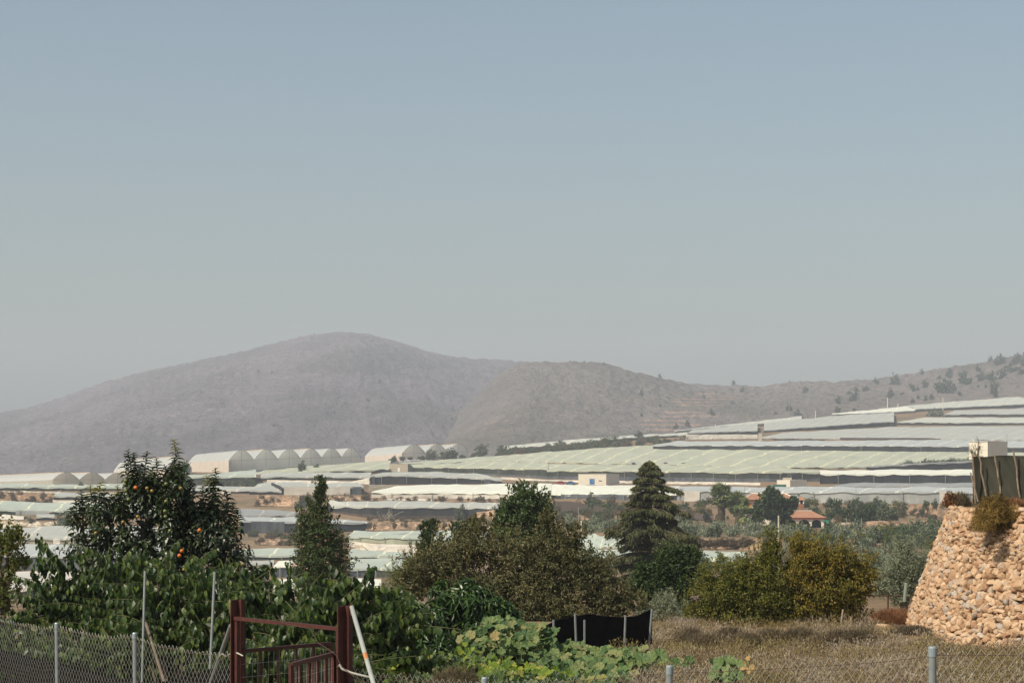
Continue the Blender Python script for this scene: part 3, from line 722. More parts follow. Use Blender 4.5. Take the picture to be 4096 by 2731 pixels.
M['bark'] = simple('bark', (.13, .10, .075), .3, 6, .9)
M['bark_pale'] = simple('pale_bark', (.22, .19, .15), .25, 6, .9)
M['greenstem'] = simple('green_stem', (.10, .11, .045), .2, 6, .8)
LM = {}
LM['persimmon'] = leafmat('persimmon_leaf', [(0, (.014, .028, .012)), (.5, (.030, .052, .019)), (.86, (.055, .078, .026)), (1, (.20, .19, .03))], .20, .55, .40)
LM['custard'] = leafmat('custard_apple_leaf', [(0, (.014, .034, .007)), (.45, (.036, .070, .013)), (.75, (.090, .130, .026)), (1, (.26, .25, .055))], .36, .42, .42)
LM['loquat'] = leafmat('long_dark_leaf', [(0, (.020, .046, .013)), (.6, (.045, .092, .024)), (1, (.095, .15, .042))], .22, .5, .38)
LM['almond_brown'] = leafmat('curled_brown_leaf', [(0, (.042, .050, .020)), (.45, (.088, .090, .036)), (.8, (.16, .148, .064)), (1, (.26, .215, .10))], .22, .3, .55, (1, 1, .6))
LM['almond'] = leafmat('autumn_olive_leaf', [(0, (.065, .072, .013)), (.45, (.145, .135, .024)), (.8, (.23, .18, .034)), (1, (.34, .21, .042))], .30, .3, .5, (1.1, 1, .4))
LM['almond_green'] = leafmat('autumn_green_leaf', [(0, (.050, .064, .012)), (.5, (.108, .120, .022)), (1, (.22, .19, .038))], .30, .3, .5)
LM['green'] = leafmat('broad_green_leaf', [(0, (.020, .040, .013)), (.6, (.045, .078, .022)), (1, (.095, .125, .035))], .25, .35, .45)
LM['dark'] = leafmat('dark_green_leaf', [(0, (.016, .034, .009)), (.6, (.034, .060, .016)), (1, (.070, .105, .030))], .25, .3, .5)
LM['cedar'] = leafmat('cedar_needles', [(0, (.024, .032, .015)), (.6, (.056, .064, .026)), (1, (.125, .125, .05))], .08, .2, .7)
LM['olive'] = leafmat('olive_leaf', [(0, (.11, .135, .085)), (.6, (.18, .205, .13)), (1, (.27, .29, .19))], .12, .3, .55, (1, 1, .8))
LM['bushfar'] = leafmat('distant_bush_leaf', [(0, (.042, .062, .036)), (1, (.10, .12, .062))], .1, .2, .7)
LM['scrub'] = leafmat('dry_scrub_leaf', [(0, (.060, .048, .030)), (.5, (.115, .090, .055)), (1, (.19, .15, .095))], .1, .2, .8, (1, .9, .7))
LM['pine'] = leafmat('hill_pine_needles', [(0, (.018, .036, .022)), (1, (.050, .075, .038))], .05, .15, .8)
LM['pinkflower'] = leafmat('pink_petal', [(0, (.50, .24, .24)), (1, (.66, .40, .36))], .3, .2, .6, (1, .8, .8))
LM['flowering'] = leafmat('fine_dark_leaf', [(0, (.022, .042, .012)), (.6, (.048, .072, .020)), (1, (.10, .12, .035))], .2, .3, .5)
LM['yellowish'] = leafmat('yellowing_leaf', [(0, (.045, .065, .015)), (.6, (.11, .13, .03)), (1, (.24, .20, .05))], .3, .3, .5)
LM['palm'] = leafmat('palm_blade', [(0, (.06, .095, .032)), (.7, (.15, .19, .062)), (1, (.28, .28, .10))], .15, .4, .45)
LM['vine'] = leafmat('bright_vine_leaf', [(0, (.075, .13, .014)), (.6, (.15, .22, .025)), (1, (.30, .32, .04))], .4, .3, .5)
LM['squash'] = leafmat('squash_leaf', [(0, (.040, .082, .028)), (.35, (.080, .135, .044)), (.75, (.145, .19, .066)), (.97, (.22, .21, .09)), (1, (.36, .24, .10))], .25, .3, .6)

def tree(name, label, cat, Y, lobes, base_px, mat, n, L, Wd, tmpl=T_CARD, clump=.25, droop=0, group=None, shell=.45, trunk_r=.12, bark='bark', limbs=7, clump_n=26, seed=0, depth=.9, grow=1.12, spikes=16, crown='crown', base_row=None):
    g = np.random.default_rng(abs(int(base_px * 13 + Y)) + seed)
    lobes = [(l[0], l[1], l[2] * grow, l[3] * grow) for l in lobes]
    lob = lobes_px(Y, lobes, depth)
    zg = gz(base_px, Y) if base_row is None else (HR - base_row) / F * Y
    b = np.array([(base_px - CX) / F * Y, Y, zg])
    root = empty(name, b, label, cat, group)
    lv, cc = crown_leaves(lob, n, L, Wd, clump, droop, g, shell, clump_n=clump_n)
    for l in lob:
        for k in range(spikes):
            d = rdir(1, g)[0]; d[2] = abs(d[2]) + .25; d = unit(d); p = np.array(l[:3]) + d * np.array(l[3:6]) * .85
            ln = g.uniform(.18, .5) * l[5] + .12; m = int(10 + 16 * g.random()); t = g.random(m)
            ax = unit(d * .5 + np.array([0, 0, 1.]) + g.normal(size=3) * .25); pp = p + ax * (t * ln)[:, None] + g.normal(size=(m, 3)) * (.10 * ln * (1.2 - t))[:, None]
            lv.add(pp, unit(ax + g.normal(size=(m, 3)) * .7 - np.array([0, 0, droop * .6])), rdir(m, g) + np.array([0, 0, .6]), L * g.uniform(.7, 1.1, m), Wd * g.uniform(.7, 1.1, m), np.clip(g.random(m) * .6 + .3, 0, 1))
    lv.mb(tmpl).build(crown, LM[mat], root)
    tb = MB(); arr = np.array(lob); cen = arr[:, :3].mean(0); zlow = (arr[:, 2] - arr[:, 5]).min()
    fork = np.array([b[0] * .6 + cen[0] * .4, Y, max(zlow, b[2] + .25 * (cen[2] - b[2]))])
    ts = np.linspace(0, 1, 6)[:, None]
    pts = b * (1 - ts) + fork * ts + g.normal(size=(6, 3)) * trunk_r * .3 * np.array([1, 1, 0]); pts[0] = b - [0, 0, .1]
    tb.tube(pts, np.linspace(trunk_r * 1.25, trunk_r * .8, 6), 8)
    tb.build('trunk', M[bark], root, smooth_=True)
    lb = MB()
    for c in cc[g.choice(len(cc), min(limbs, len(cc)), replace=False)]:
        t = np.linspace(0, 1, 7)[:, None]
        q = fork * (1 - t) + c * t; q[:, 2] += np.sin(t[:, 0] * math.pi) * .12 * np.linalg.norm(c - fork)
        q[1:-1] += g.normal(size=(5, 3)) * trunk_r * .35
        lb.tube(q, np.linspace(trunk_r * .55, trunk_r * .08, 7), 5, cap=False)
    lb.build('limbs', M[bark], root)
    return root

# ---- fruit tree with upright leafy shoots
def shoot_leaves(lv, st, p0, d0, length, nl, L, Wd, g, droop=.5, bend=.25, hang=False, tip=1.0, rtop=None):
    ax = unit(np.array(d0, float)); side = unit(np.cross(ax, [0.3, .1, 1]) + 1e-6)
    t = np.linspace(0, 1, 8)
    be = g.normal(size=3) * bend; be[2] = -abs(be[2]) * (1.6 if hang else .4)
    pts = p0 + ax * (t[:, None] * length) + be * (t[:, None] ** 2) * length
    st.tube(pts, np.linspace(.006, .0025, 8), 4, cap=False)
    k = np.linspace(.08, 1.0, nl); px_ = np.stack([np.interp(k, t, pts[:, i]) for i in range(3)], -1)
    tang = unit(np.stack([np.interp(k, t, np.gradient(pts[:, i])) for i in range(3)], -1))
    ang = np.arange(nl) * (math.pi if hang else 2.4) + g.random() * 6 + g.normal(size=nl) * .35
    a = unit(np.cross(tang, np.array([.2, .9, .3]))); b = np.cross(tang, a)
    if hang: a2 = unit(np.cross(tang, [0, 0, 1]) + 1e-6); b2 = np.cross(a2, tang) * .3; rad = a2 * np.cos(ang)[:, None] + b2 * np.sin(ang)[:, None]
    else: rad = a * np.cos(ang)[:, None] + b * np.sin(ang)[:, None]
    if hang:
        d = unit(rad * .45 + np.array([0, 0, -1.0]) * droop + tang * .25 + g.normal(size=(nl, 3)) * .12); up = rad * .7 + g.normal(size=(nl, 3)) * .3 + np.array([-.15, -.55, .35])
    else:
        d = unit(rad * 1.25 + tang * np.linspace(.15, 1.1, nl)[:, None] - np.array([0, 0, droop]) * np.linspace(1, .1, nl)[:, None] + g.normal(size=(nl, 3)) * .1); up = tang + np.array([0, 0, .6])
    s = np.interp(k, [0, .25, .8, 1], [.8, 1, .95, .55 * tip]) * g.uniform(.8, 1.15, nl)
    r = np.clip(g.random(nl) * .8, 0, .86)
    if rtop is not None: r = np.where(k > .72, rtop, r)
    lv.add(px_, d, up, L * s, Wd * s, r)
    return pts

def persimmon():
    Y = 29.0; g = np.random.default_rng(5)
    base = np.array([(160 - CX) / F * Y, Y, gz(160, Y)])
    root = empty('persimmon_tree', base, 'dark glossy fruit tree with orange persimmons and upright leafy shoots', 'tree')
    lv, st = Leaves(), MB()
    tips = [(1590,130,420),(1180,235,330),(1245,255,250),(1365,240,330),(1435,300,300),(1668,345,300),(1600,300,260),(1772,500,330),(1905,455,330),(1993,400,380),(2090,600,300),(2148,708,280),(740,600,280),(700,680,220),(835,545,300),(908,530,300),(1072,555,300),(968,700,180),(1110,620,150),(1480,640,200),(1330,470,240),(1270,420,220),(1540,470,300),(2060,690,260),(1860,560,260),(2180,780,200),(660,760,150),(780,640,240),(1020,640,220),(1150,330,250),(1210,470,200),(1400,380,200),(1700,440,260),(1950,480,300)]
    for (x, y, ln) in tips:
        px, row = x / 9.184, 425 + y / 9.184; yy = Y + g.uniform(-.5, .5)
        tipw = W(px, row, yy); Ln = ln * 1.15 / 9.184 * yy / F
        d = np.array([g.normal() * .10, g.normal() * .12, 1.0]); d = unit(d); p0 = tipw - d * Ln
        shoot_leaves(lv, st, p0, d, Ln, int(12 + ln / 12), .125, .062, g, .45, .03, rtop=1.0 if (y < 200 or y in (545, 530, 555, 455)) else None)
    lob = lobes_px(Y, [(145,505,22,26),(168,500,24,30),(125,545,26,26),(92,552,22,20),(165,555,40,28),(205,548,30,28),(226,560,22,20),(112,520,18,18),(200,522,18,18),(180,530,34,26),(140,575,55,18),(206,580,40,16),(86,535,12,14),(238,572,16,14)], .85)
    lob = np.array(lob); w = lob[:, 3] * lob[:, 5]; w /= w.sum()
    for i in range(560):
        c = lob[g.choice(len(lob), p=w)]; d = rdir(1, g)[0]; d[1] = -abs(d[1]) if g.random() < .45 else d[1]
        p = c[:3] + d * c[3:6] * g.uniform(.35, .95)
        dd = unit(d * .7 + np.array([0, 0, .75]) + g.normal(size=3) * .3)
        shoot_leaves(lv, st, p, dd, g.uniform(.18, .34), g.integers(9, 14), .105, .060, g, .6, .12)
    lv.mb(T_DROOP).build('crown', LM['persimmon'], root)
    st.build('shoots', M['bark'], root)
    tb = MB(); c0 = W(160, 590, Y)
    for k in range(16):
        c = lob[k % len(lob)]; t = np.linspace(0, 1, 7)[:, None]
        q = base * (1 - t) + (c[:3] + rdir(1, g)[0] * .15) * t; q[:, 0] = base[0] + (q[-1, 0] - base[0]) * t[:, 0] ** 1.7
        tb.tube(q, np.linspace(.07, .012, 7), 6, cap=False)
    tb.build('trunk', M['bark'], root)
    fr = [(1153,505,0),(1146,540,0),(1155,595,0),(1180,677,0),(1246,570,1),(1350,575,2),(1395,600,2),(1525,695,0),(1832,961,1),(1648,1193,1),(1670,1150,1),(1515,785,0),(1560,965,0),(1130,885,2),(1265,835,2),(1690,1320,2),(880,985,2),(1525,535,0),(1660,575,2),(2230,1270,2),(1520,835,0)]
    mats = [simple('green_persimmon', (.13, .15, .04), .2, 20, .4, .5), simple('orange_persimmon', (.50, .13, .015), .15, 20, .35, .5), simple('ripening_persimmon', (.22, .15, .03), .2, 20, .4, .5)]
    for (x, y, k) in fr:
        px, row = x / 9.184, 425 + y / 9.184; p = W(px, row, Y - .75 if y > 480 else Y - .4); r = .027 if k != 1 else .030
        th = np.linspace(0, math.pi, 8); b = MB(); ph = np.linspace(0, 2 * math.pi, 11)
        V = np.stack([np.stack([r * np.sin(a) * np.cos(ph), r * np.sin(a) * np.sin(ph), np.full(11, r * .95 * np.cos(a))], -1) for a in th]) + p
        b.grid(V); f = b.build('fruit', mats[k], root, smooth_=True)
        if k != 1: f['label'] = 'unripe green fruit' if k == 0 else 'yellowing fruit'
    # second, lower branch with two yellow fruits
persimmon()

def custard(label, Y, lobes, base_px, ns, seed, extra=(), L=.112, name='custard_apple_tree', mat='custard', group='custard apple trees along the garden fence'):
    g = np.random.default_rng(seed); lob = np.array(lobes_px(Y, lobes, .8))
    b = np.array([(base_px - CX) / F * Y, Y, gz(base_px, Y)])
    root = empty(name, b, label, 'tree', group)
    lv, st = Leaves(), MB(); w = lob[:, 3] * lob[:, 5]; w /= w.sum()
    for i in range(int(ns * 1.3)):
        c = lob[g.choice(len(lob), p=w)]; d = rdir(1, g)[0]
        if g.random() < .4: d[1] = -abs(d[1])
        p = c[:3] + d * c[3:6] * g.uniform(.2, .8)
        dd = unit(np.array([d[0] * .8, d[1] * .8, .35 + .5 * g.random()]) + g.normal(size=3) * .3)
        shoot_leaves(lv, st, p, dd, g.uniform(.3, .6), g.integers(10, 16), L, L * .66, g, 1.0, .30, hang=True)
    for (x0, y0, x1, y1, nl) in extra:
        p0, p1 = W(x0, y0, Y - .3), W(x1, y1, Y - .4); v = p1 - p0
        shoot_leaves(lv, st, p0, v, np.linalg.norm(v), nl, L * 1.1, L * .62, g, 1.1, .03, hang=True)
    lv.mb(T_HANG).build('crown', LM[mat], root)
    st.build('shoots', M['greenstem'], root)
    tb = MB()
    for k in range(9):
        c = lob[k % len(lob)]; t = np.linspace(0, 1, 7)[:, None]; q = b * (1 - t) + (c[:3] + rdir(1, g)[0] * .2) * t
        q[:, 0] = b[0] + (q[-1, 0] - b[0]) * t[:, 0] ** 1.5
        tb.tube(q, np.linspace(.045, .01, 7), 5, cap=False)
    tb.build('trunk', M['bark'], root)
custard('custard apple tree with a leafy shoot arching up beside the white roofs', 27, [(70,585,30,30),(55,610,22,34),(88,600,30,40),(60,650,40,30),(95,655,30,26),(48,575,12,22)], 70, 120, 1, [(66,566,36,533,20),(50,590,52,560,9),(80,580,66,556,8),(86,585,86,552,8),(76,570,68,548,9)])
custard('custard apple tree directly in front of the persimmon trunk', 26.5, [(122,585,26,34),(140,600,28,40),(112,620,26,36),(135,650,36,30),(110,565,16,20)], 125, 120, 2, [(118,575,122,541,10),(105,585,112,552,8),(134,575,140,552,8),(128,582,128,558,8)])
custard('custard apple tree behind the taller thin metal pipe', 24, [(165,590,24,34),(182,610,28,36),(158,640,32,34),(190,645,30,30),(186,575,14,20)], 172, 115, 3, [(176,600,159,553,12),(190,590,192,552,10),(196,590,200,570,6)])
custard('custard apple tree rising behind the left gate post', 23.5, [(220,595,22,34),(240,615,26,34),(212,640,30,34),(246,650,28,28),(226,570,10,14)], 225, 115, 4, [(219,600,228,559,12),(214,590,214,572,6),(238,600,240,575,7)])
custard('custard apple tree seen over the rusty gate top rail', 22.5, [(268,612,28,24),(295,618,28,24),(275,645,36,28),(310,645,30,26),(286,598,14,14),(262,595,14,14)], 285, 125, 5, [(284,600,286,581,7),(300,615,303,592,6)])
custard('custard apple tree with a bold shoot above the right gate post', 22, [(328,612,22,22),(352,610,26,22),(340,640,34,28),(372,640,30,28),(362,592,12,14),(330,595,10,12),(395,625,22,22),(400,660,20,26),(375,668,20,20)], 352, 150, 6, [(352,604,364,579,9),(340,600,361,582,9),(326,598,328,583,8)])
custard('custard apple leaves at the frame edge beside the bare twigs', 26.5, [(0,622,20,26),(-15,640,25,40),(12,640,14,20),(-5,665,30,24)], -2, 70, 7)
custard('lower custard apple bush filling the gap behind the chain link', 25, [(20,665,30,22),(60,668,36,22),(110,670,40,22),(170,672,40,22),(225,670,36,24),(140,655,40,20)], 110, 300, 8)
custard('low custard apple growth seen between the gate leaves', 21.5, [(265,672,34,16),(310,670,34,20),(345,668,20,22),(290,655,30,14)], 300, 150, 9)

def whorls(label, Y, lobes, base_px, n, seed, name='loquat_tree', L=.17, Wd=.05, group=None):
    g = np.random.default_rng(seed); lob = np.array(lobes_px(Y, lobes, .8))
    b = np.array([(base_px - CX) / F * Y, Y, gz(base_px, Y)]); root = empty(name, b, label, 'tree', group)
    lv, st = Leaves(), MB(); w = lob[:, 3] * lob[:, 5]; w /= w.sum()
    for i in range(n):
        c = lob[g.choice(len(lob), p=w)]; d = rdir(1, g)[0]; d[2] = abs(d[2]) * 1.1 if g.random() < .6 else d[2]
        if g.random() < .4: d[1] = -abs(d[1])
        rad = g.uniform(.3, 1.0); p = c[:3] + unit(d) * c[3:6] * rad; ax = unit(d + np.array([0, 0, .8]) + g.normal(size=3) * .25)
        k = g.integers(9, 14); ang = np.arange(k) * 2.4 + g.random() * 6
        a = unit(np.cross(ax, [0.3, .8, .2])); bb = np.cross(ax, a)
        radv = a * np.cos(ang)[:, None] + bb * np.sin(ang)[:, None]
        dd = unit(radv + ax * np.linspace(-.1, 1.0, k)[:, None] - np.array([0, 0, .25]))
        s = g.uniform(.75, 1.15, k) * np.linspace(1.05, .7, k)
        lv.add(p - ax * np.linspace(.06, 0, k)[:, None], dd, ax + 0 * dd, L * s, Wd * s, np.clip(g.random(k) * .7 + g.random() * .35, 0, 1))
        if rad > .7: st.tube(np.array([c[:3] + (p - c[:3]) * .4, p]), [.012, .006], 4, cap=False)
    lv.mb(T_DROOP).build('crown', LM['loquat'], root)
    st.tube(np.array([b, b * .5 + lob[0, :3] * .5, lob[0, :3]]), [.08, .06, .03], 6)
    st.build('trunk', M['bark'], root)
whorls('dark tree with whorled long leaves between custard apples and brown tree', 27, [(400,612,24,18),(420,622,22,18),(395,635,26,18),(430,640,24,16),(385,600,12,10),(405,648,26,12),(440,652,22,10)], 405, 330, 21, L=.15)
whorls('taller whorled leaf tree in front of the brown curled leaf tree', 29, [(470,602,28,20),(450,600,26,20),(490,612,22,20),(440,620,26,20),(480,628,30,16),(508,625,12,14),(462,588,16,12),(505,612,16,14),(440,634,22,12),(470,640,26,10)], 470, 430, 22, L=.16)
whorls('small fruiting tree with two yellow fruits beside the flowering tree', 31, [(250,580,18,14),(262,590,16,12),(242,592,18,12),(262,572,12,10),(272,600,14,10)], 252, 120, 23, 'fruit_tree', .11, .045)

tree('walnut_tree', 'loose yellowing tree at the frame edge against pale roofs', 'tree', 33, [(-6,545,18,18),(8,560,16,22),(-4,585,20,22),(14,548,8,12),(18,575,9,14),(2,600,16,12)], -8, 'yellowish', 1500, .075, .038, T_FOLD, .3, .5, limbs=12)
# bare twig bush beside it
def bare_bush(label, Y, px, row, w, h, n, seed, mat='bark', name='bare_shrub', base_row=None, cat='shrub', tw=.012):
    g = np.random.default_rng(seed); b = W(px, row, Y); s = Y / F
    root = empty(name, b, label, cat); mb = MB()
    for i in range(n):
        d = unit(np.array([g.normal() * .7, g.normal() * .5, abs(g.normal()) * .8 + .45])); Ln = h * s * g.uniform(.5, 1.05)
        d[0] *= w / h
        t = np.linspace(0, 1, 6)[:, None]; q = b + np.array([g.normal() * w * s * .15, g.normal() * w * s * .15, 0]) + d * t * Ln + np.cumsum(g.normal(size=(6, 3)), 0) * Ln * .035
        mb.tube(q, np.linspace(tw, tw * .25, 6), 4, cap=False)
        for j in range(4):
            k = g.integers(2, 6); d2 = unit(d + g.normal(size=3) * .8); q2 = q[k - 1] + d2 * np.linspace(0, 1, 4)[:, None] * Ln * g.uniform(.15, .4)
            mb.tube(q2, np.linspace(tw * .5, tw * .15, 4), 3, cap=False)
    mb.build('branches', M[mat], root)
bare_bush('leafless dark twigs standing between the custard apple trees', 27, 27, 628, 12, 48, 14, 31)

tree('flowering_tree', 'tall pointed dark tree dotted with pink flowers', 'tree', 66, [(320,487,4,6),(320,494,5,7),(319,501,4,6),(317,510,10,9),(314,520,16,11),(318,532,22,13),(320,545,27,15),(321,560,29,17),(321,577,29,16),(322,592,27,14)], 320, 'flowering', 34000, .095, .042, T_CARD, .18, .2, shell=.4, limbs=14, clump_n=18, grow=1.22)
ft = bpy.data.objects['flowering_tree']
fl, _ = crown_leaves(lobes_px(66, [(316,512,12,10),(314,522,18,12),(318,534,24,13),(320,548,28,15),(321,563,30,17),(321,580,30,16),(307,505,7,7)], .95), 260, .075, .075, .05, 0, np.random.default_rng(8), .95, clump_n=3)
fl.mb(T_CARD).build('blossoms', LM['pinkflower'], ft)

tree('almond_tree', 'big brownish tree with curled half dry leaves', 'tree', 47, [(556,543,24,16),(520,556,34,22),(475,548,32,22),(445,560,30,22),(420,572,26,20),(560,558,34,26),(590,575,28,22),(545,585,45,24),(600,592,26,16),(500,585,45,24),(455,585,36,18),(410,590,20,14),(540,606,60,14),(620,600,14,12),(560,612,40,10),(500,610,44,12),(610,608,26,12),(640,606,14,8),(548,524,8,8),(478,529,8,8),(575,540,10,12)], 535, 'almond_brown', 48000, .088, .036, T_FOLD, .16, .5, trunk_r=.16, limbs=24, clump_n=16, shell=.35)
tree('round_green_tree', 'rounded bright green tree rising behind the brown tree', 'tree', 68, [(525,506,24,17),(512,518,17,17),(540,518,16,18),(505,530,14,16),(546,532,13,14),(525,540,30,18),(527,495,14,8)], 525, 'green', 17000, .11, .06, T_CARD, .2, .1, shell=.45, clump_n=18)
tree('small_green_tree', 'small dark tree just left of the round green tree', 'tree', 80, [(427,533,8,7),(432,545,9,9),(424,552,8,9),(434,527,5,4)], 428, 'dark', 2000, .12, .06, T_CARD, .25)
tree('small_green_tree', 'small dark tree touching the side of the brown tree crown', 'tree', 80, [(457,532,8,7),(468,536,9,9),(462,548,12,10),(470,528,5,4)], 462, 'dark', 2400, .12, .06, T_CARD, .25)
tree('feathery_shrub', 'feathery light green shrub beneath the small dark trees', 'shrub', 60, [(402,572,16,9),(412,562,10,8),(392,582,14,8)], 402, 'yellowish', 2600, .09, .014, T_CARD, .3)
tree('dark_green_tree', 'dense dark green tree at the foot of the cedar', 'tree', 60, [(672,562,14,14),(685,572,14,16),(660,575,16,16),(640,588,14,14),(655,592,20,14),(680,592,18,14),(690,560,8,8),(645,575,8,8)], 665, 'dark', 15000, .12, .055, T_CARD, .22, .3, clump_n=18)
tree('green_bush_tree', 'light green small tree behind the brown tree and pole', 'tree', 66, [(592,562,10,8),(600,570,9,7),(585,570,8,8)], 592, 'green', 2000, .10, .05, T_CARD, .3)
tree('almond_tree', 'green and russet tree with a darker pointed top', 'tree', 43, [(772,548,10,14),(768,562,14,12),(745,575,30,20),(720,592,32,20),(760,590,34,24),(705,612,24,16),(740,615,36,16),(775,612,24,18),(708,580,12,10),(700,625,22,12),(730,628,26,10),(765,628,28,10),(788,600,16,24),(735,600,30,18)], 745, 'almond_green', 34000, .072, .030, T_FOLD, .17, .5, limbs=18, clump_n=16, shell=.35)
tree('almond_tree', 'russet leaved tree beside the silvery olive', 'tree', 43, [(812,555,24,16),(835,562,24,18),(800,575,26,20),(830,590,32,22),(850,590,22,18),(806,605,26,18),(846,612,20,12),(800,547,10,8),(800,625,20,10),(830,625,26,10),(856,622,18,10),(862,575,16,16),(820,575,26,20)], 825, 'almond', 38000, .070, .029, T_FOLD, .17, .5, limbs=18, clump_n=16, shell=.35)
tree('olive_tree', 'silvery green olive tree beside the stone wall', 'tree', 52, [(903,562,18,16),(893,578,18,16),(912,580,16,18),(903,547,9,9),(900,595,16,10),(922,565,8,12),(882,588,10,10)], 903, 'olive', 13000, .10, .016, T_CARD, .22, .1, clump_n=14, limbs=14)
tree('olive_tree', 'low silvery olive behind the black net corner', 'tree', 47, [(660,612,20,12),(645,620,16,10),(678,616,14,10),(668,602,10,7)], 662, 'olive', 8000, .09, .014, T_CARD, .25, .1, clump_n=14)

# ---- cedar
def cedar():
    Y = 130.0; g = np.random.default_rng(12); s = Y / F
    base = np.array([(650 - CX) * s, Y, gz(650, Y)])
    root = empty('cedar_tree', base, 'tall dark cedar with drooping tiers of branches', 'tree')
    tiers = [(467,645,651),(470,642,657),(475,639,661),(482,633,663),(489,630,679),(497,634,670),(504,630,678),(513,622,684),(521,622,674),(528,612,680),(534,608,690),(541,616,698),(549,613,683),(559,611,687),(569,613,680),(580,611,686),(592,613,682)]
    lv, lb = Leaves(), MB(); top = W(648, 466, Y)
    for (r, a, b) in tiers:
        ctr = np.array([(649 - CX) * s, Y, (HR - r) * s + .35])
        nb = 15 if r > 490 else 11
        for k in range(nb):
            th = k * 2 * math.pi / nb + g.normal() * .18
            R = ((b - 649) if math.cos(th) > 0 else (649 - a)) * s
            R = R * abs(math.cos(th)) + .5 * (b - a) * .5 * s * 2 * abs(math.sin(th)) * .55 + .1
            R *= g.choice([g.uniform(.45, .75), g.uniform(.85, 1.08), g.uniform(.85, 1.08)])
            t = np.linspace(0, 1, 7); d = np.array([math.cos(th), math.sin(th), 0])
            q = ctr + d * (t * R)[:, None] + np.array([0, 0, 1]) * (-.14 * R * t ** 2 + .05 * R * np.sin(t * math.pi) + g.normal() * .05)[:, None]
            lb.tube(q, np.linspace(.05, .012, 7), 4, cap=False)
            m = int(45 + R * 115); tt = g.random(m) ** .7; wd = (.12 + .30 * (1 - tt) * 1.0) * min(R, 1.6) * .9
            px_ = np.stack([np.interp(tt, t, q[:, i]) for i in range(3)], -1)
            side = np.array([-d[1], d[0], 0]); off = g.uniform(-1, 1, m)
            px_ = px_ + side * (off * wd)[:, None]; px_[:, 2] -= np.abs(off) * wd * .25 + g.random(m) ** 3 * (.06 + .16 * np.minimum(R, 2.5) / 2.5)
            dd = unit(d * .5 + side * off[:, None] * .6 + np.array([0, 0, -.8]) + g.normal(size=(m, 3)) * .3)
            lv.add(px_, dd, np.array([0, 0, 1.]) + g.normal(size=(m, 3)) * .4, g.uniform(.20, .40, m), g.uniform(.05, .10, m), np.clip(g.random(m) * .7 + .3 * tt, 0, 1))
    lv.mb(T_CARD).build('crown', LM['cedar'], root)
    lb.build('branches', M['bark'], root)
    MB().tube(np.array([base, base * .5 + top * .5, top]), [.24, .15, .03], 8).build('trunk', M['bark'], root)
cedar()

# ---- palms
def palm(label, Y, px, row, R, trunk_w, skirt, seed):
    g = np.random.default_rng(seed); s = Y / F; c = W(px, row, Y)
    base = np.array([c[0], Y, gz(px, Y)]); root = empty('fan_palm', base, label, 'palm', 'palms beside the villa')
    lv, st = Leaves(), MB()
    for k in range(60):
        el = g.uniform(-1.1, 1.45); az = g.uniform(0, 6.28); d = np.array([math.cos(az) * math.cos(el), math.sin(az) * math.cos(el), math.sin(el)])
        Lp = R * s * g.uniform(.25, .55); p = c + d * Lp; st.tube(np.array([c, p]), [.03, .015], 3, cap=False)
        a = unit(np.cross(d, [0, 0, 1]) + 1e-6); ro = g.uniform(-1.1, 1.1); a = a * math.cos(ro) + np.cross(d, a) * math.sin(ro); n = 11; fa = np.linspace(-1.25, 1.25, n)
        dd = d * np.cos(fa)[:, None] + a * np.sin(fa)[:, None] - np.array([0, 0, .25])
        lv.add(np.repeat(p[None], n, 0), dd, np.cross(a, d) + 0 * dd, R * s * .52 * g.uniform(.8, 1.1, n), R * s * .10, g.random() * .7 + g.random(n) * .3)
    lv.mb(T_CARD).build('crown', LM['palm'], root)
    st.build('petioles', M['bark_pale'], root)
    tw = trunk_w * s / 2
    tp = np.array([base, base * .4 + c * .6, c]); tb = MB().tube(np.stack([base * (1 - t) + c * t for t in np.linspace(0, 1, 8)]), tw * np.array([.8, .85, .95, 1.05, 1.15, 1.1, .8, .5]), 10)
    g2 = rdir(260, g); lv2 = Leaves(); t = g.random(260) * .75 + .2; q = base * (1 - t[:, None]) + c * t[:, None]; az = g.random(260) * 6.28
    o = np.stack([np.cos(az), np.sin(az), 0 * az], -1); lv2.add(q + o * tw * .9, o * .35 + np.array([0, 0, -1.]), o, .8 * tw * 1.4, .25, g.random(260) * .5)
    tb.build('trunk', M['bark'], root, smooth_=True); lv2.mb(T_CARD).build('dry_frond_skirt', LM['scrub'], root)
palm('biggest fan palm with a thick brown trunk', 415, 721.5, 496, 16, 6, True, 1)
palm('middle fan palm partly hiding the orange shutter', 412, 738, 502, 14, 4.5, True, 2)
palm('short young fan palm in front of the villa terrace', 405, 748, 516, 12, 3, True, 3)

tree('dense_tree', 'big dark round tree hiding the middle of the villa', 'tree', 400, [(772,500,14,9),(765,510,14,9),(785,508,12,9),(760,517,9,7),(778,517,12,7),(771,494,8,5),(790,504,8,6)], 772, 'dark', 5000, .75, .45, T_CARD, .2, clump_n=16, trunk_r=.3, grow=.98, spikes=8)

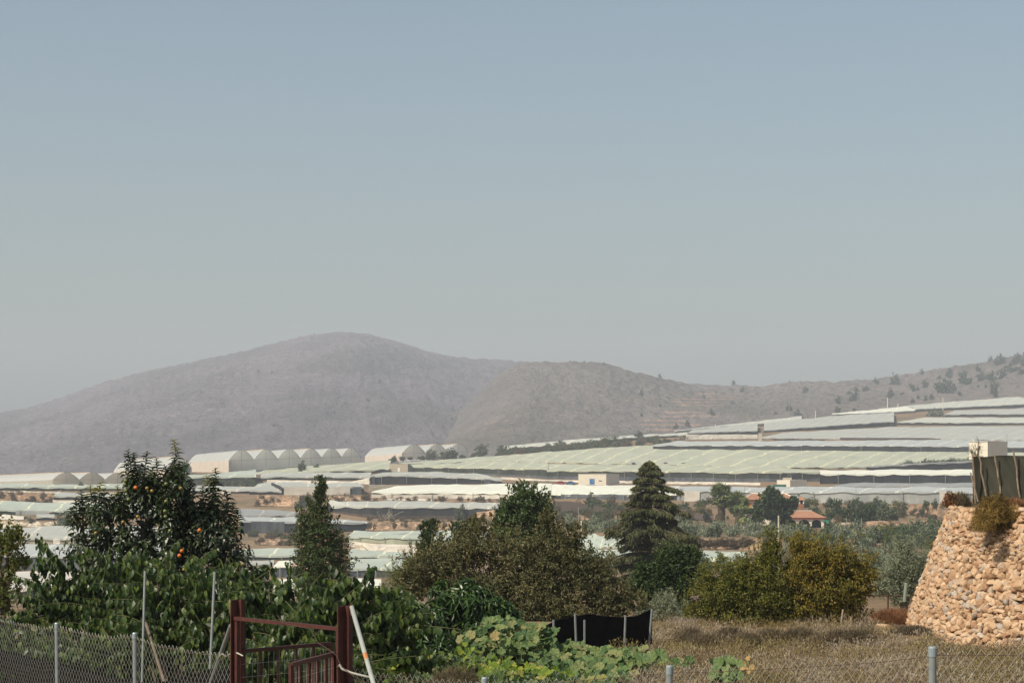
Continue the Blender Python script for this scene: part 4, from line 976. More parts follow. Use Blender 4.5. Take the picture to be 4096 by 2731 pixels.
# ---- shared bushes (unit size) for everything far away
def unit_bush(mat, n, seed, squash=.8, L=.2, Wd=.13, name='foliage'):
    g = np.random.default_rng(seed)
    lob = [[0,0,.55,.8,.8,.5],[.35,.1,.45,.55,.5,.42],[-.4,-.1,.42,.55,.5,.4],[.1,0,.85,.45,.45,.32],[-.15,.2,.2,.85,.8,.25]]
    lob = [[a + g.normal() * .08 for a in l[:3]] + l[3:] for l in lob]
    lv, _ = crown_leaves(lob, n, L, Wd, .3, 0, g, .4, clump_n=14)
    me = lv.mb(T_CARD).mesh(name); me.materials.append(LM[mat]); return me
UB = {k: [unit_bush(k, n, sd + i, L=l, Wd=w) for i in range(3)] for sd, (k, n, l, w) in enumerate([('bushfar', 700, .16, .12), ('scrub', 700, .14, .07), ('olive', 900, .15, .07), ('dark', 900, .15, .10), ('pine', 600, .17, .12), ('green', 900, .15, .10), ('almond_green', 900, .13, .09)])}
_bc = [0]
def bush(p, w, h, kind, label, cat='shrub', group=None, name='bush'):
    _bc[0] += 1; i = _bc[0]
    me = UB[kind][i % 3]; o = bpy.data.objects.new(name, me); col.objects.link(o)
    o.location = [float(a) for a in p]; o.scale = (w / 1.75, w / 1.75, h / 1.0); o.rotation_euler = (0, 0, i * 2.4)
    return tag(o, label, cat, group)
def bush_at(px, row, wpx, hpx, kind, label, Y=None, **k):
    Y = Y or Yof(px, row); p = W(px, row, Y); p[2] -= .22 * hpx * Y / F
    return bush(p, wpx * Y / F, hpx * Y / F * 1.1, kind, label, **k)
# hillside bushes: (column, row of base, width px, height px)
HB = [(805.5,393,6,6.5),(788,411,8,7.5),(798,421.5,12,9),(777,414,4,3),(742,391.5,6,5.5),(735,383.5,5,3.5),(713,415,7.5,6),(712,401,0,0),(676,428,6,5),(688,426,6,5.5),(704,397.5,3,3),(642,395.5,6,8),(660,377,4,3),(660.5,406.5,3,3),(642,416,4,4),(839,403,11,6),(855,400,10,9),(869,404.5,0,0),(877,382,7,5),(894,384,12,8.5),(867,390.5,9,5),(856,391,7,5),(890,397.5,8,8),(839,412,6,6),(912,402.5,6,5),(923,374,6,4.5),(912.5,388.5,6,5.5),(914,391,6,4),(926,387,9,6.5),(919,390,4,4),(926.5,397,4,3),(932,399,6,5),(945,392.5,22,13),(940,379,6,4),(951,378.5,10,8),(962,376,9,5),(966,383,18,10),(980,381,12,8),(990,380,14,9),(978,371,7,6.5),(990.5,361.5,6,5),(1001,364.5,13,10),(1018,357,9,4.5),(1017,364,14,7),(1012,372,16,7),(1024,366,12,12),(1003,378,14,7),(1022,374,10,7),(978.5,386.5,3,2.5),(985.5,387,3,3),(917.5,398.5,4,4),(927,400.5,6,3.5),(960,395,5,4),(855,410,4,3),(850,394,8,4),(822,400,0,0),(600,392,3,2),(584,361.5,3,2),(605,363.5,3.5,2),(412,387,3,3),(381,382,4,4),(393,380,0,0),(369,400,5,3),(409,375,0,0),(462,422,3,3),(452,420,3,2.5),(258,371,4,2.5),(272,373,3,2),(275,425,3,2),(315,333.5,2,1.5),(970,372,0,0),(998,386,4,3),(950,371,4,3),(902,394,5,3)]
for (px, row, w, h) in HB:
    if w == 0: continue
    far_ = (px < 480)
    p = (on_far if far_ else on_mid)(px, row); s = p[1] / F
    big = w >= 12
    bush(p - np.array([0, 0, h * s * .1]), w * s, h * s * 1.15, 'pine', ('large dark bush clump on the brown hillside above the farms' if big else 'small dark bush scattered on the dry hillside'), 'shrub', 'large bushes on the hill' if big else 'small bushes on the hills', 'hillside_bush')
bush(on_mid(995, 397) , 6.5 * 1.2, 13 * 1.25, 'bushfar', 'upright poplar-like tree standing above the topmost pale roof', 'tree', None, 'upright_tree')
# bushes between the farms (single ones the photo shows)
for px, row, w, h, kd, lab in [
    (302,471.5,15,10,'bushfar','larger of two round bushes on the pale green roof edge'),
    (316.5,469,8,6,'bushfar','smaller of two round bushes on the pale green roof edge'),
    (432,456.5,13,8,'bushfar','round bush in front of the large white arched tunnels'),
    (450,457.5,22,9,'bushfar','broad bush in front of the second white arched tunnel'),
    (482,453.5,20,11,'bushfar','wide tree clump beyond the white arched tunnels'),
    (503,453,16,9,'bushfar','tree clump at the end of the tunnel hedge'),
    (639,437.5,12,6.5,'bushfar','round bush on the ridge of the scrub slope'),
    (561,446,12,7,'bushfar','spiky bush above the end of the scrub slope'),
    (614,440,12,5,'bushfar','low bush halfway up the scrub slope'),
    (738.5,437.5,9,6,'bushfar','dark bush on the white sheeted bank'),
    (747,437.5,8,3.5,'bushfar','low bush beside the dark bush on the white bank'),
    (934.5,416.5,20,8.5,'bushfar','lone rounded shrub at the corner of upper greenhouses'),
    (81,489,12,7,'bushfar','round bush at the end of the green net wall'),
    (31,525.5,11,10,'bushfar','bush standing before the small dark greenhouse'),
    (63,526,20,15,'bushfar','spreading bush behind the fruit tree edge'),
    (17,525.5,10,5,'bushfar','low clump beside the white plastic piles'),
    (140,472,22,10,'bushfar','dark bush in front of the white arched tunnel'),
    (185,474,14,14,'bushfar','dark bush at the end of the white arched tunnel'),
    (461,520,21,14,'bushfar','leafy tree at the end of the sagging white sheet'),
    (342,499.5,15,8,'scrub','grey scrub bush below the grey net door'),
    (300,507,16,7,'bushfar','green bush at the foot of the stony bank'),
    (590,509,17,15,'bushfar','dark tree in front of the white roofed black wall'),
    (603,512,24,10,'green','green shrub row beside the dark tree'),
    (622,511,14,8,'green','green shrub behind the cedar tiers'),
    (683,509,14,9,'green','green shrub right of the cedar'),
    (700,512,18,9,'almond_green','orange tinted shrub left of the biggest palm'),
    (708,522,16,7,'scrub','brownish shrub at the foot of the biggest palm'),
    (833,518,22,18,'dark','tall dark shrub right of the tiled chimney'),
    (852,521,30,20,'dark','broad dark tree in the row behind the tiled annex'),
    (868,521,22,21,'dark','dark tree with two upright spires'),
    (887,521,32,17,'bushfar','greyish green shrub before the eroded bank'),
    (905,507,12,7,'scrub','dry shrub on top of the eroded bank'),
    (932,515.5,10,8,'bushfar','small grey tree on the eroded bank'),
    (818,526,20,11,'bushfar','hedge clump beside the tiled annex'),
    ]:
    bush_at(px, row, w, h, kd, lab, name='bush', cat='shrub', group='bushes among the greenhouses')
# hedge rows, scrub slopes: many look-alike clumps
def scatter(poly_top, poly_bot, n, wr, hr, kinds, label, group, name, seed, cat='shrub', yrow=None):
    g = np.random.default_rng(seed); x0, x1 = poly_top[0][0], poly_top[-1][0]
    for i in range(n):
        px = g.uniform(x0, x1); a = np.interp(px, *zip(*poly_top)); b = np.interp(px, *zip(*poly_bot)); row = g.uniform(a, b)
        w = g.uniform(*wr); bush_at(px, row, w, w * g.uniform(*hr), kinds[i % len(kinds)], label, name=name, cat=cat, group=group, Y=None if yrow is None else Yof(px, yrow) - 1.2)
scatter([(512,452),(600,443),(684,437)], [(512,454),(600,449),(684,446)], 90, (8,16), (.35,.5), ['bushfar','scrub'], 'grey green shrub on the scrub slope under the skyline roof', 'shrubs of the scrub slope', 'slope_shrub', 1)
scatter([(389,460),(430,457),(512,453)], [(389,462),(430,459),(512,455)], 22, (6,10), (.35,.5), ['bushfar'], 'low hedge shrub in front of the white arched tunnels', 'hedge below the arched tunnels', 'hedge_shrub', 2)
scatter([(900,468),(940,464),(972,462)], [(900,469),(940,468),(972,468)], 40, (9,15), (.4,.6), ['olive','bushfar'], 'grey green olive bush in the patch beside the black net enclosure', 'olive patch beside the black enclosure', 'olive_bush', 3)
scatter([(185,485),(256,485)], [(185,486),(256,486)], 14, (8,13), (.5,.7), ['bushfar'], 'green hedge shrub growing against the long green net wall', 'hedge along the green net wall', 'hedge_shrub', 4)
scatter([(250,512),(252,532),(300,536)], [(250,536),(300,544)], 18, (8,14), (.4,.7), ['bushfar','scrub'], 'low vine or shrub on the bank left of the flowering tree', 'growth on the bank left of the flowering tree', 'bank_shrub', 5)
scatter([(256,496),(369,496)], [(256,505),(369,503)], 34, (4,9), (.5,.8), ['scrub'], 'dry brown tuft on the stony terrace bank under the seamed greenhouses', 'dry tufts on the upper stony bank', 'dry_tuft', 6, yrow=505)
scatter([(0,493),(53,495)], [(0,502),(53,503)], 16, (6,11), (.45,.7), ['scrub'], 'brown scrub on the bank above the light green roof', 'scrub on the far left bank', 'bank_scrub', 7, yrow=502)
scatter([(368,518),(500,521)], [(368,522),(500,524)], 30, (5,10), (.4,.6), ['scrub'], 'dry grass clump along the brown net base', 'dry clumps above the stone terrace', 'dry_tuft', 8)
scatter([(552,506),(640,508),(700,514)], [(552,515),(640,518),(700,522)], 46, (10,18), (.45,.7), ['scrub','bushfar'], 'scrubby bush on the bank behind the cedar', 'bank scrub around the cedar', 'bank_scrub', 9)
scatter([(562,523),(640,527),(700,531),(800,534)], [(562,532),(640,534),(700,537),(800,538)], 75, (14,22), (.6,.85), ['olive','olive','bushfar'], 'silvery olive tree in the grove in front of the villa', 'olive grove in front of the villa', 'olive_tree', 10, 'tree')
scatter([(690,541),(770,542)], [(690,546),(770,547)], 70, (8,15), (.4,.6), ['scrub'], 'brown dry shrub on the bank above the aqua roof', 'dry shrubs above the aqua roof', 'dry_shrub', 11, yrow=549.5)
scatter([(790,535),(860,535),(950,530)], [(790,545),(860,548),(950,550)], 95, (15,26), (.5,.75), ['bushfar','green','almond_green','olive'], 'dark green orchard bush between the villa and the stone wall', 'orchard bushes below the villa', 'orchard_bush', 12)
scatter([(855,512),(940,512)], [(855,517),(940,517)], 22, (6,12), (.35,.5), ['scrub'], 'dry scrub on the ledge above the stone field wall', 'dry scrub above the field wall', 'dry_shrub', 13)
scatter([(830,552),(890,552),(925,560)], [(830,575),(890,570),(925,590)], 46, (18,28), (.5,.7), ['olive','scrub','bushfar'], 'bush in the hollow behind the silvery olive', 'bushes in the hollow behind the olive', 'hollow_bush', 14)
scatter([(690,562),(780,560),(870,560)], [(690,592),(780,590),(870,590)], 40, (20,34), (.5,.7), ['olive','scrub','bushfar'], 'bush showing in gaps behind the russet trees', 'bushes behind the russet trees', 'field_bush', 15)
scatter([(560,566),(640,566),(700,566)], [(560,592),(640,592),(700,592)], 26, (16,26), (.5,.7), ['dark','bushfar'], 'bush showing in gaps behind the brown tree', 'bushes behind the brown tree', 'field_bush', 16)
scatter([(366,522),(492,522)], [(366,530),(492,531)], 26, (4,8), (.5,.8), ['scrub'], 'dry tuft growing out of the orange stone terrace wall', 'tufts on the orange terrace wall', 'dry_tuft', 31, yrow=531)
scatter([(256,538),(296,539)], [(256,543),(296,545)], 12, (5,10), (.45,.7), ['scrub'], 'dry tuft on the stony bank left of the flowering tree', 'tufts left of the flowering tree', 'dry_tuft', 32, yrow=544.5)
scatter([(555,514),(630,514)], [(555,521),(630,518)], 24, (7,13), (.45,.7), ['scrub','bushfar'], 'shrub on the reddish earth bank behind the cedar', 'shrubs on the reddish bank', 'bank_scrub', 33, yrow=521)
scatter([(900,504),(946,505)], [(900,515),(946,517)], 12, (5,9), (.6,.9), ['scrub','bushfar'], 'tuft clinging to the eroded orange cliff', 'tufts on the eroded cliff', 'cliff_tuft', 34, yrow=518)
scatter([(372,498.5),(500,499)], [(372,501),(500,502)], 24, (5,10), (.4,.6), ['scrub'], 'brown shrub along the bank under the white skirt', 'shrubs under the white skirt', 'bank_scrub', 35, yrow=502)
scatter([(680,501),(900,503)], [(680,506),(900,507)], 44, (8,15), (.45,.65), ['green','bushfar','almond_green','scrub'], 'shrub along the foot of the long plastic greenhouse', 'shrubs below the long plastic greenhouse', 'foot_shrub', 36, yrow=508)
scatter([(688,510),(745,512)], [(688,521),(745,521)], 16, (5,9), (.5,.7), ['almond_green','bushfar','scrub'], 'shrub in the rough ground around the palms', 'shrubs around the palms', 'garden_shrub', 37, yrow=522)
# ------------------------------------------------------------------ garden fence, gate, nets
M['rust'] = simple('oxide_red_paint', (.060, .018, .014), .3, 14, .55, .35)
M['wire'] = simple('galvanised_wire', (.34, .34, .30), .2, 30, .45, .5, .3)
M['rust_wire'] = simple('rusty_wire', (.085, .055, .042), .3, 30, .7)
M['pipe'] = simple('grey_pipe', (.17, .19, .195), .15, 12, .5, .4)
M['pipe_white'] = simple('pale_painted_pipe', (.34, .36, .33), .10, 12, .5, .4)
M['netblack'] = simple('black_shade_cloth', (.006, .0055, .006), .5, 4, .9, .1)
M['cloth'] = wallmat('faded_black_shade_cloth', (.018, .019, .014), (.062, .060, .045), .5)
M['wood'] = simple('weathered_stick', (.21, .16, .115), .3, 15, .9)
M['concrete'] = simple('pale_concrete', (.46, .42, .34), .15, 3, .9)
M['cap'] = simple('plastic_post_cap', (.20, .24, .26), .08, 20, .35, .5)

def line_pt(A, d, k):
    t = (A[0] - A[1] * k) / (d[1] * k - d[0]); return A[0] + d[0] * t, A[1] + d[1] * t
RA, RD = (2.62, 12.4), (-.62, .785)
def YR(px): return line_pt(RA, RD, (px - CX) / F)[1]
LA, LD = (-2.56, 18.4), (-.535, .845)
def YL(px): return line_pt(LA, LD, (px - CX) / F)[1]

def fence(label, Yfun, wire, posts, x0, x1, spike, Hn=1.45, r=.0017, pitch=.078):
    a = W(x0, 680, Yfun(x0)); root = empty('chain_link_fence', W(.5*(x0+x1), 700, Yfun(.5*(x0+x1))), label, 'fence')
    xs = np.arange(x0, x1 + .1, .5); rows = np.interp(xs, [p[0] for p in wire], [p[1] for p in wire])
    k = np.array([1, 2, 3, 2, 1]) / 9.0; rows = np.convolve(np.pad(rows, 2, 'edge'), k, 'valid')
    pts = np.array([W(x, rr, Yfun(x)) for x, rr in zip(xs, rows)])
    L = np.concatenate([[0], np.cumsum(np.linalg.norm(np.diff(pts[:, :2], axis=0), axis=1))])
    g = np.random.default_rng(abs(int(x0 + 3))); mb = MB()
    n = int(L[-1] / (pitch / 2)); nz = int(Hn / (pitch / 2))
    for i in range(0, n, 2):
        # each strand zigzags between its own line and the next
        j = np.arange(nz + 2); s = (i + (j % 2) * 1.0) * pitch / 2 + .0 * j
        s = s[s <= L[-1]] if s.max() > L[-1] else s
        if len(s) < 4: continue
        j = j[:len(s)]
        q = np.stack([np.interp(s, L, pts[:, c]) for c in range(3)], -1)
        q[:, 2] += spike - j * pitch / 2 * 1.03 + np.where(j == 0, g.normal() * .008, 0)
        q[:, 1] += np.where(j % 2, .004, -.004)
        q[:, 0] += np.sin(j * .35 + i * .05) * .004
        mb.tube(q, r, 3, cap=False)
        # interlocking mirror strand
        s2 = (i + 2 - (j % 2) * 1.0) * pitch / 2
        s2 = np.minimum(s2, L[-1]); q2 = np.stack([np.interp(s2, L, pts[:, c]) for c in range(3)], -1)
        q2[:, 2] += spike - j * pitch / 2 * 1.03 + np.where(j == 0, g.normal() * .008, 0); q2[:, 1] += np.where(j % 2, -.004, .004)
        mb.tube(q2, r, 3, cap=False)
    mb.build('wire_mesh', M['wire'], root)
    tw = MB(); pp = pts[::3].copy(); pp[:, 2] += .003; tw.tube(pp, .0022, 4); tw.build('tension_wire', M['rust_wire'], root)
    for (px, row, dpx, lean) in posts:
        Y = Yfun(px) - .03; top = W(px, row, Y); R = dpx / 2 * Y / F
        b = top.copy(); b[2] = gz(px, Y) - .1; b[0] += lean * (top[2] - b[2])
        MB().tube(np.array([b, top]), R, 14).build('post', M['pipe'], root, smooth_=False)
        c = bpy.data.objects['post'] if False else None
        po = root.children[-1]
        o = MB().tube(np.array([top - [0, 0, .05], top - [0, 0, .045], top + [0, 0, .008], top + [0, 0, .018]]), [R * 1.02, R * 1.13, R * 1.13, R * .9], 14).build('cap', M['cap'], None, origin=np.array(root.location))
        o.location = (0, 0, 0); o.parent = po
    return root
fence('chain link fence with capped steel posts running from the gate along the dry field', YR, [(338,665.5),(366,675),(438,682.5),(484,686),(560,682),(616,677),(667,672.4),(725,671),(826,665.4),(883,661.6),(928,656),(934,655),(1024,654.6),(1060,652)], [(932.5,648.5,7.8,0),(669.5,667,6.6,0),(484.5,678.5,6,0)], 338, 1050, .040)
fence('finer looking chain link fence sagging in front of the custard apple trees', YL, [(-30,618),(0,621),(41,629.3),(56,627.5),(81,633),(110,638.5),(133,637),(153,644.7),(191,653),(220,655.2),(234,654)], [(56.8,623.5,4.4,.012),(134.8,633.5,4.8,.010)], -25, 234, .035, pitch=.092, r=.0019)

def pipe(name, label, a, b, r, mat, cat='pole', sides=12, group=None):
    o = MB().tube(np.array([a, b]), r, sides).build(name, mat); return tag(o, label, cat, group)
def to_ground(p, q, px=None):
    d = q - p; 
    for _ in range(1): 
        t = (gz(CX + F * q[0] / q[1], q[1]) - p[2]) / d[2]
    return p + d * t
p, q = W(145, 570.5, 22.3), W(142, 682, 22.0); pipe('metal_pole', 'taller thin galvanised pole rising out of the custard apple leaves', p, to_ground(p, q), .014, M['pipe'])
p, q = W(214.8, 571, 20.6), W(210, 669, 20.4); pipe('metal_pole', 'thin galvanised pole with flattened whitish tip near the gate', p, to_ground(p, q), .014, M['pipe'])
p, q = W(145.8, 622, 22.4), W(163.6, 679, 21.6); pipe('wooden_prop', 'brown wooden prop leaning against the thin pole', to_ground(p, q), p, .018, M['bark'], 'prop')
p, q = W(231, 624.6, 18.55), W(212.5, 677, 19.3); pipe('brace_pipe', 'grey brace pipe slanting away from the left gate post', p, to_ground(p, q), .021, M['pipe'], 'brace')
# pale brace with rust patch
p, q = W(351.6, 606, 17.25), W(373.5, 682.8, 16.3)
root = empty('brace_pipe', to_ground(p, q), 'pale brace pipe with rust streak leaning on the right gate post', 'brace')
MB().tube(np.array([p, to_ground(p, q)]), .0195, 14).build('pipe', M['pipe_white'], root, smooth_=True)
MB().box(p + [-.005, 0, -.02], (.02, .03, .10)).build('weld_plate', M['rust'], root)
u_ = unit(q - p); m0 = p + (q - p) * .66
MB().tube(np.array([m0 - u_ * .04, m0, m0 + u_ * .05]), [.0200, .0203, .0200], 10).build('rust_patch', simple('orange_rust', (.42, .15, .045), .35, 40, .9), root)

# gate
groot = empty('garden_gate', W(290, 790, 17.8), 'rust red steel gate with two half open barred leaves between posts', 'gate')
def bar(a, b, w, name, mat='rust', parent=groot, rot=.79, dep=None):
    a, b = np.asarray(a, float), np.asarray(b, float); d = unit(b - a); up = np.array([0, 0, 1.]) if abs(d[2]) < .8 else unit(np.array([math.cos(rot), -math.sin(rot), 0]))
    s = unit(np.cross(d, up)); t = np.cross(s, d); h = w / 2; k = (dep or w) / 2
    V = [c + s * i * h + t * j * k for c in (a, b) for i, j in ((-1,-1),(1,-1),(1,1),(-1,1))]
    mb = MB(); mb.add(V, [[0,1,2,3],[7,6,5,4],[0,4,5,1],[1,5,6,2],[2,6,7,3],[3,7,4,0]]); o = mb.build(name, M[mat], None, origin=np.array(groot.location))
    o.location = (0, 0, 0); o.parent = parent; return o
def hpost(px, row, Y, name):
    top = W(px, row, Y); zb = gz(px, Y) - .1; mb = MB(); A = -.62
    ca, sa = math.cos(A), math.sin(A)
    hgt = top[2] - zb; zc = (top[2] + zb) / 2
    for (ox, oy, sx, sy) in ((0, -.048, .10, .010), (0, .048, .10, .010), (0, 0, .007, .088)):
        x, y = ox * ca - oy * sa, ox * sa + oy * ca
        mb.box((top[0] + x, Y + y, zc), (sx, sy, hgt), A + math.pi / 2)
    o = mb.build(name, M['rust'], groot); return o
hpost(238, 598.8, 18.4, 'gate_post'); hpost(345, 605, 17.3, 'gate_post')
tl, tr_ = W(235, 617.5, 18.33), W(338.5, 628, 17.36)
bar(tl, tr_, .032, 'top_rail')
bl, br_ = tl.copy(), tr_.copy(); bl[2] = br_[2] = -3.25
bar(tl + [.02, 0, 0], bl + [.02, 0, 0], .034, 'jamb'); bar(tr_, br_, .034, 'jamb')
def leaf(a, b, zt, zb, seed, lab):
    h = np.array([a[0], a[1], zt]); e = np.array([b[0], b[1], zt]); lf = bar(h, e, .034, 'gate_leaf'); lf['label'] = lab
    for q in (h, e): bar(q, [q[0], q[1], zb], .032, 'stile', parent=lf)
    bar([h[0], h[1], zb], [e[0], e[1], zb], .034, 'bottom_rail', parent=lf)
    n = 5
    for i in range(1, n):
        p_ = h + (e - h) * i / n; bar([p_[0], p_[1], zt - .02], [p_[0], p_[1], zb], .022, 'upright', parent=lf)
    mb = MB()
    for i in range(1, 17):
        p_ = h + (e - h) * i / 17; mb.tube(np.array([[p_[0], p_[1] - .02, zt], [p_[0], p_[1] - .02, zb]]), .0016, 4, cap=False)
    for j in range(1, 8):
        z = zt - .12 * j; mb.tube(np.array([[h[0], h[1] - .022, z], [e[0], e[1] - .022, z]]), .0022, 4, cap=False)
    o = mb.build('mesh_panel', M['wire'], None, origin=np.array(groot.location)); o.location = (0, 0, 0); o.parent = lf
leaf((-2.50, 18.42), (-1.744, 19.19), -1.714, -3.2, 1, 'leaf opened away from the viewer')
leaf((-1.545, 17.28), (-1.81, 16.32), -1.63, -3.1, 2, 'leaf opened towards the viewer')
# loose wire over the gate and wire tie
w_ = [W(x, r, y) for x, r, y in [(277,614,17.9),(283,622,17.8),(291,624,17.7),(310,628,17.6),(318,642,17.4),(328,648,17.2),(336,654,17.1),(341,665,17.0),(352,674,16.7),(368,683,16.2)]]
tag(MB().tube(np.array(w_), .0026, 5).build('loose_wire', M['rust_wire']), 'thin rusty wire hanging across the open gate', 'wire')
w_ = [W(x, r, y) for x, r, y in [(338,666,17.2),(340,664,17.1),(342,668,17),(352,672,16.9),(366,675.5,16.75),(374,677,16.6)]]
tag(MB().tube(np.array(w_), .010, 6).build('twisted_wire_end', M['wire']), 'thick twisted wire tying the chain link to the right gate post', 'wire')
w_ = [W(x, r, y) for x, r, y in [(219,656,18.7),(222,653,18.6),(226,655.5,18.6),(231,652.5,18.5),(237,652,18.3),(243,655,18.25)]]
tag(MB().tube(np.array(w_), .007, 6).build('wire_tie', M['wire']), 'silvery wire tie holding the mesh to the left gate post', 'wire')

def net(label, pts, mat, posts=(), name='shade_net', group=None, pr=.018, pmat='pipe', seed=1, wav=.04, edge=True):
    """pts: (column, top row, bottom row, depth)"""
    pts = sorted(pts); root = empty(name, W(pts[0][0], pts[0][2], pts[0][3]), label, 'net fence', group)
    n = max(10, int((pts[-1][0] - pts[0][0]) / 2)); xs = np.linspace(pts[0][0], pts[-1][0], n); c = [np.interp(xs, [p[0] for p in pts], [p[k] for p in pts]) for k in (1, 2, 3)]
    kk = np.array([1, 2, 3, 2, 1]) / 9.0; c[0] = np.convolve(np.pad(c[0], 2, 'edge'), kk, 'valid')
    seg = 9; v = np.linspace(0, 1, seg)[:, None]; rows = c[0][None] * (1 - v) + c[1][None] * v; Yg = np.broadcast_to(c[2][None], rows.shape)
    V = np.stack([(xs[None] - CX) / F * Yg, Yg, (HR - rows) / F * Yg], -1); L = np.concatenate([[0], np.cumsum(np.linalg.norm(np.diff(V[0], axis=0), axis=1))])
    Lg = np.broadcast_to(L[None], rows.shape); hv = (V[0, :, 2] - V[-1, :, 2])[None] * (1 - v)
    V[:, :, 1] += fbm(Lg * 2.2 + hv * .8, hv * 1.6, seed, 4) * wav * 2.2; V[:, :, 2] += fbm(Lg * 1.1, 0 * Lg, seed + 2, 2) * .02
    b2 = V.copy(); b2[:, :, 1] += .008
    mb = MB().grid(V, np.stack([Lg + hv * .5, hv, 0 * hv], -1)).grid(b2[::-1], np.stack([Lg, hv, 0 * hv], -1)); mb.build('cloth', M[mat], root, smooth_=True)
    if edge: MB().tube(V[0], .009, 5).build('top_hem', M[mat], root)
    for (px, rt, rb, dx) in posts:
        Y = float(np.interp(px, xs, c[2])) - wav * 1.2 - .04; a, b = W(px, rt, Y), W(px + dx, rb, Y)
        t = np.linspace(0, 1, 6)[:, None]; q = a * (1 - t) + b * t
        if pmat == 'wood': q[1:-1] += np.random.default_rng(abs(int(px))).normal(size=(4, 3)) * .012
        MB().tube(q, np.linspace(pr, pr * 1.15, 6), 7).build('post', M[pmat], root)
    return root
net('black shade net hanging behind the chain link by the left frame edge', [(-30,644,720,25.4),(0,649,720,24.6),(54,662,720,23.2),(100,674,725,22),(124,679,725,21.4),(142,683,725,21),(166,681,725,20.5),(210,669,725,19.7),(240,667,725,19.2)], 'netblack', (), seed=3)
net('long black shade net rising to a corner behind the squash', [(480,650,684,29.9),(520,638,679,30.4),(548,624,671,30.9),(560,619,665,31.4),(575,615.5,663,31.6),(590,612.5,662,31.9),(605,616,662,32.2),(620,617,661,32.4),(636,616,661,32.6),(640,614.5,660,32.7),(652,608.5,659,32.9)], 'netblack', [(553.5,619,650,.2),(575,612.7,655,1.6),(584.5,619,655,0),(625.5,614.5,655,-1.5),(652,608,655,-4)], seed=5)
net('lower black shade net strip behind the vine leaves', [(372,646,675,31),(388,640,672,31.2),(398,641,670,31.5),(420,642,668,31.8),(431,643,668,32),(441,641.5,667,32.2),(452,640,666,32.4),(464,641,666,32.6),(478,636,665,32.8)], 'netblack', [(430.8,637.5,658,.5),(476,632,660,.3)], seed=6)
# net on the stone wall terrace
WY = 39.0
net('tall faded black net with crooked sticks on top of the stone wall', [(973,456.5,508,38.6),(985,457,506,38.6),(1000,455,506,38.4),(1024,455.5,507,38.2),(1090,456,510,37.8)], 'cloth', [(972.5,454,503,3),(979,455.5,495,7),(994.5,453,493,6),(1013,449,497,7),(1034,452,497,5)], pr=.016, pmat='wood', seed=8, wav=.09)
p = W(970.5, 472, 38.3); q = W(978, 501, 38.2); pipe('wooden_prop', 'forked grey stick leaning at the net corner on the wall', q, p, .014, M['wood'], 'prop')

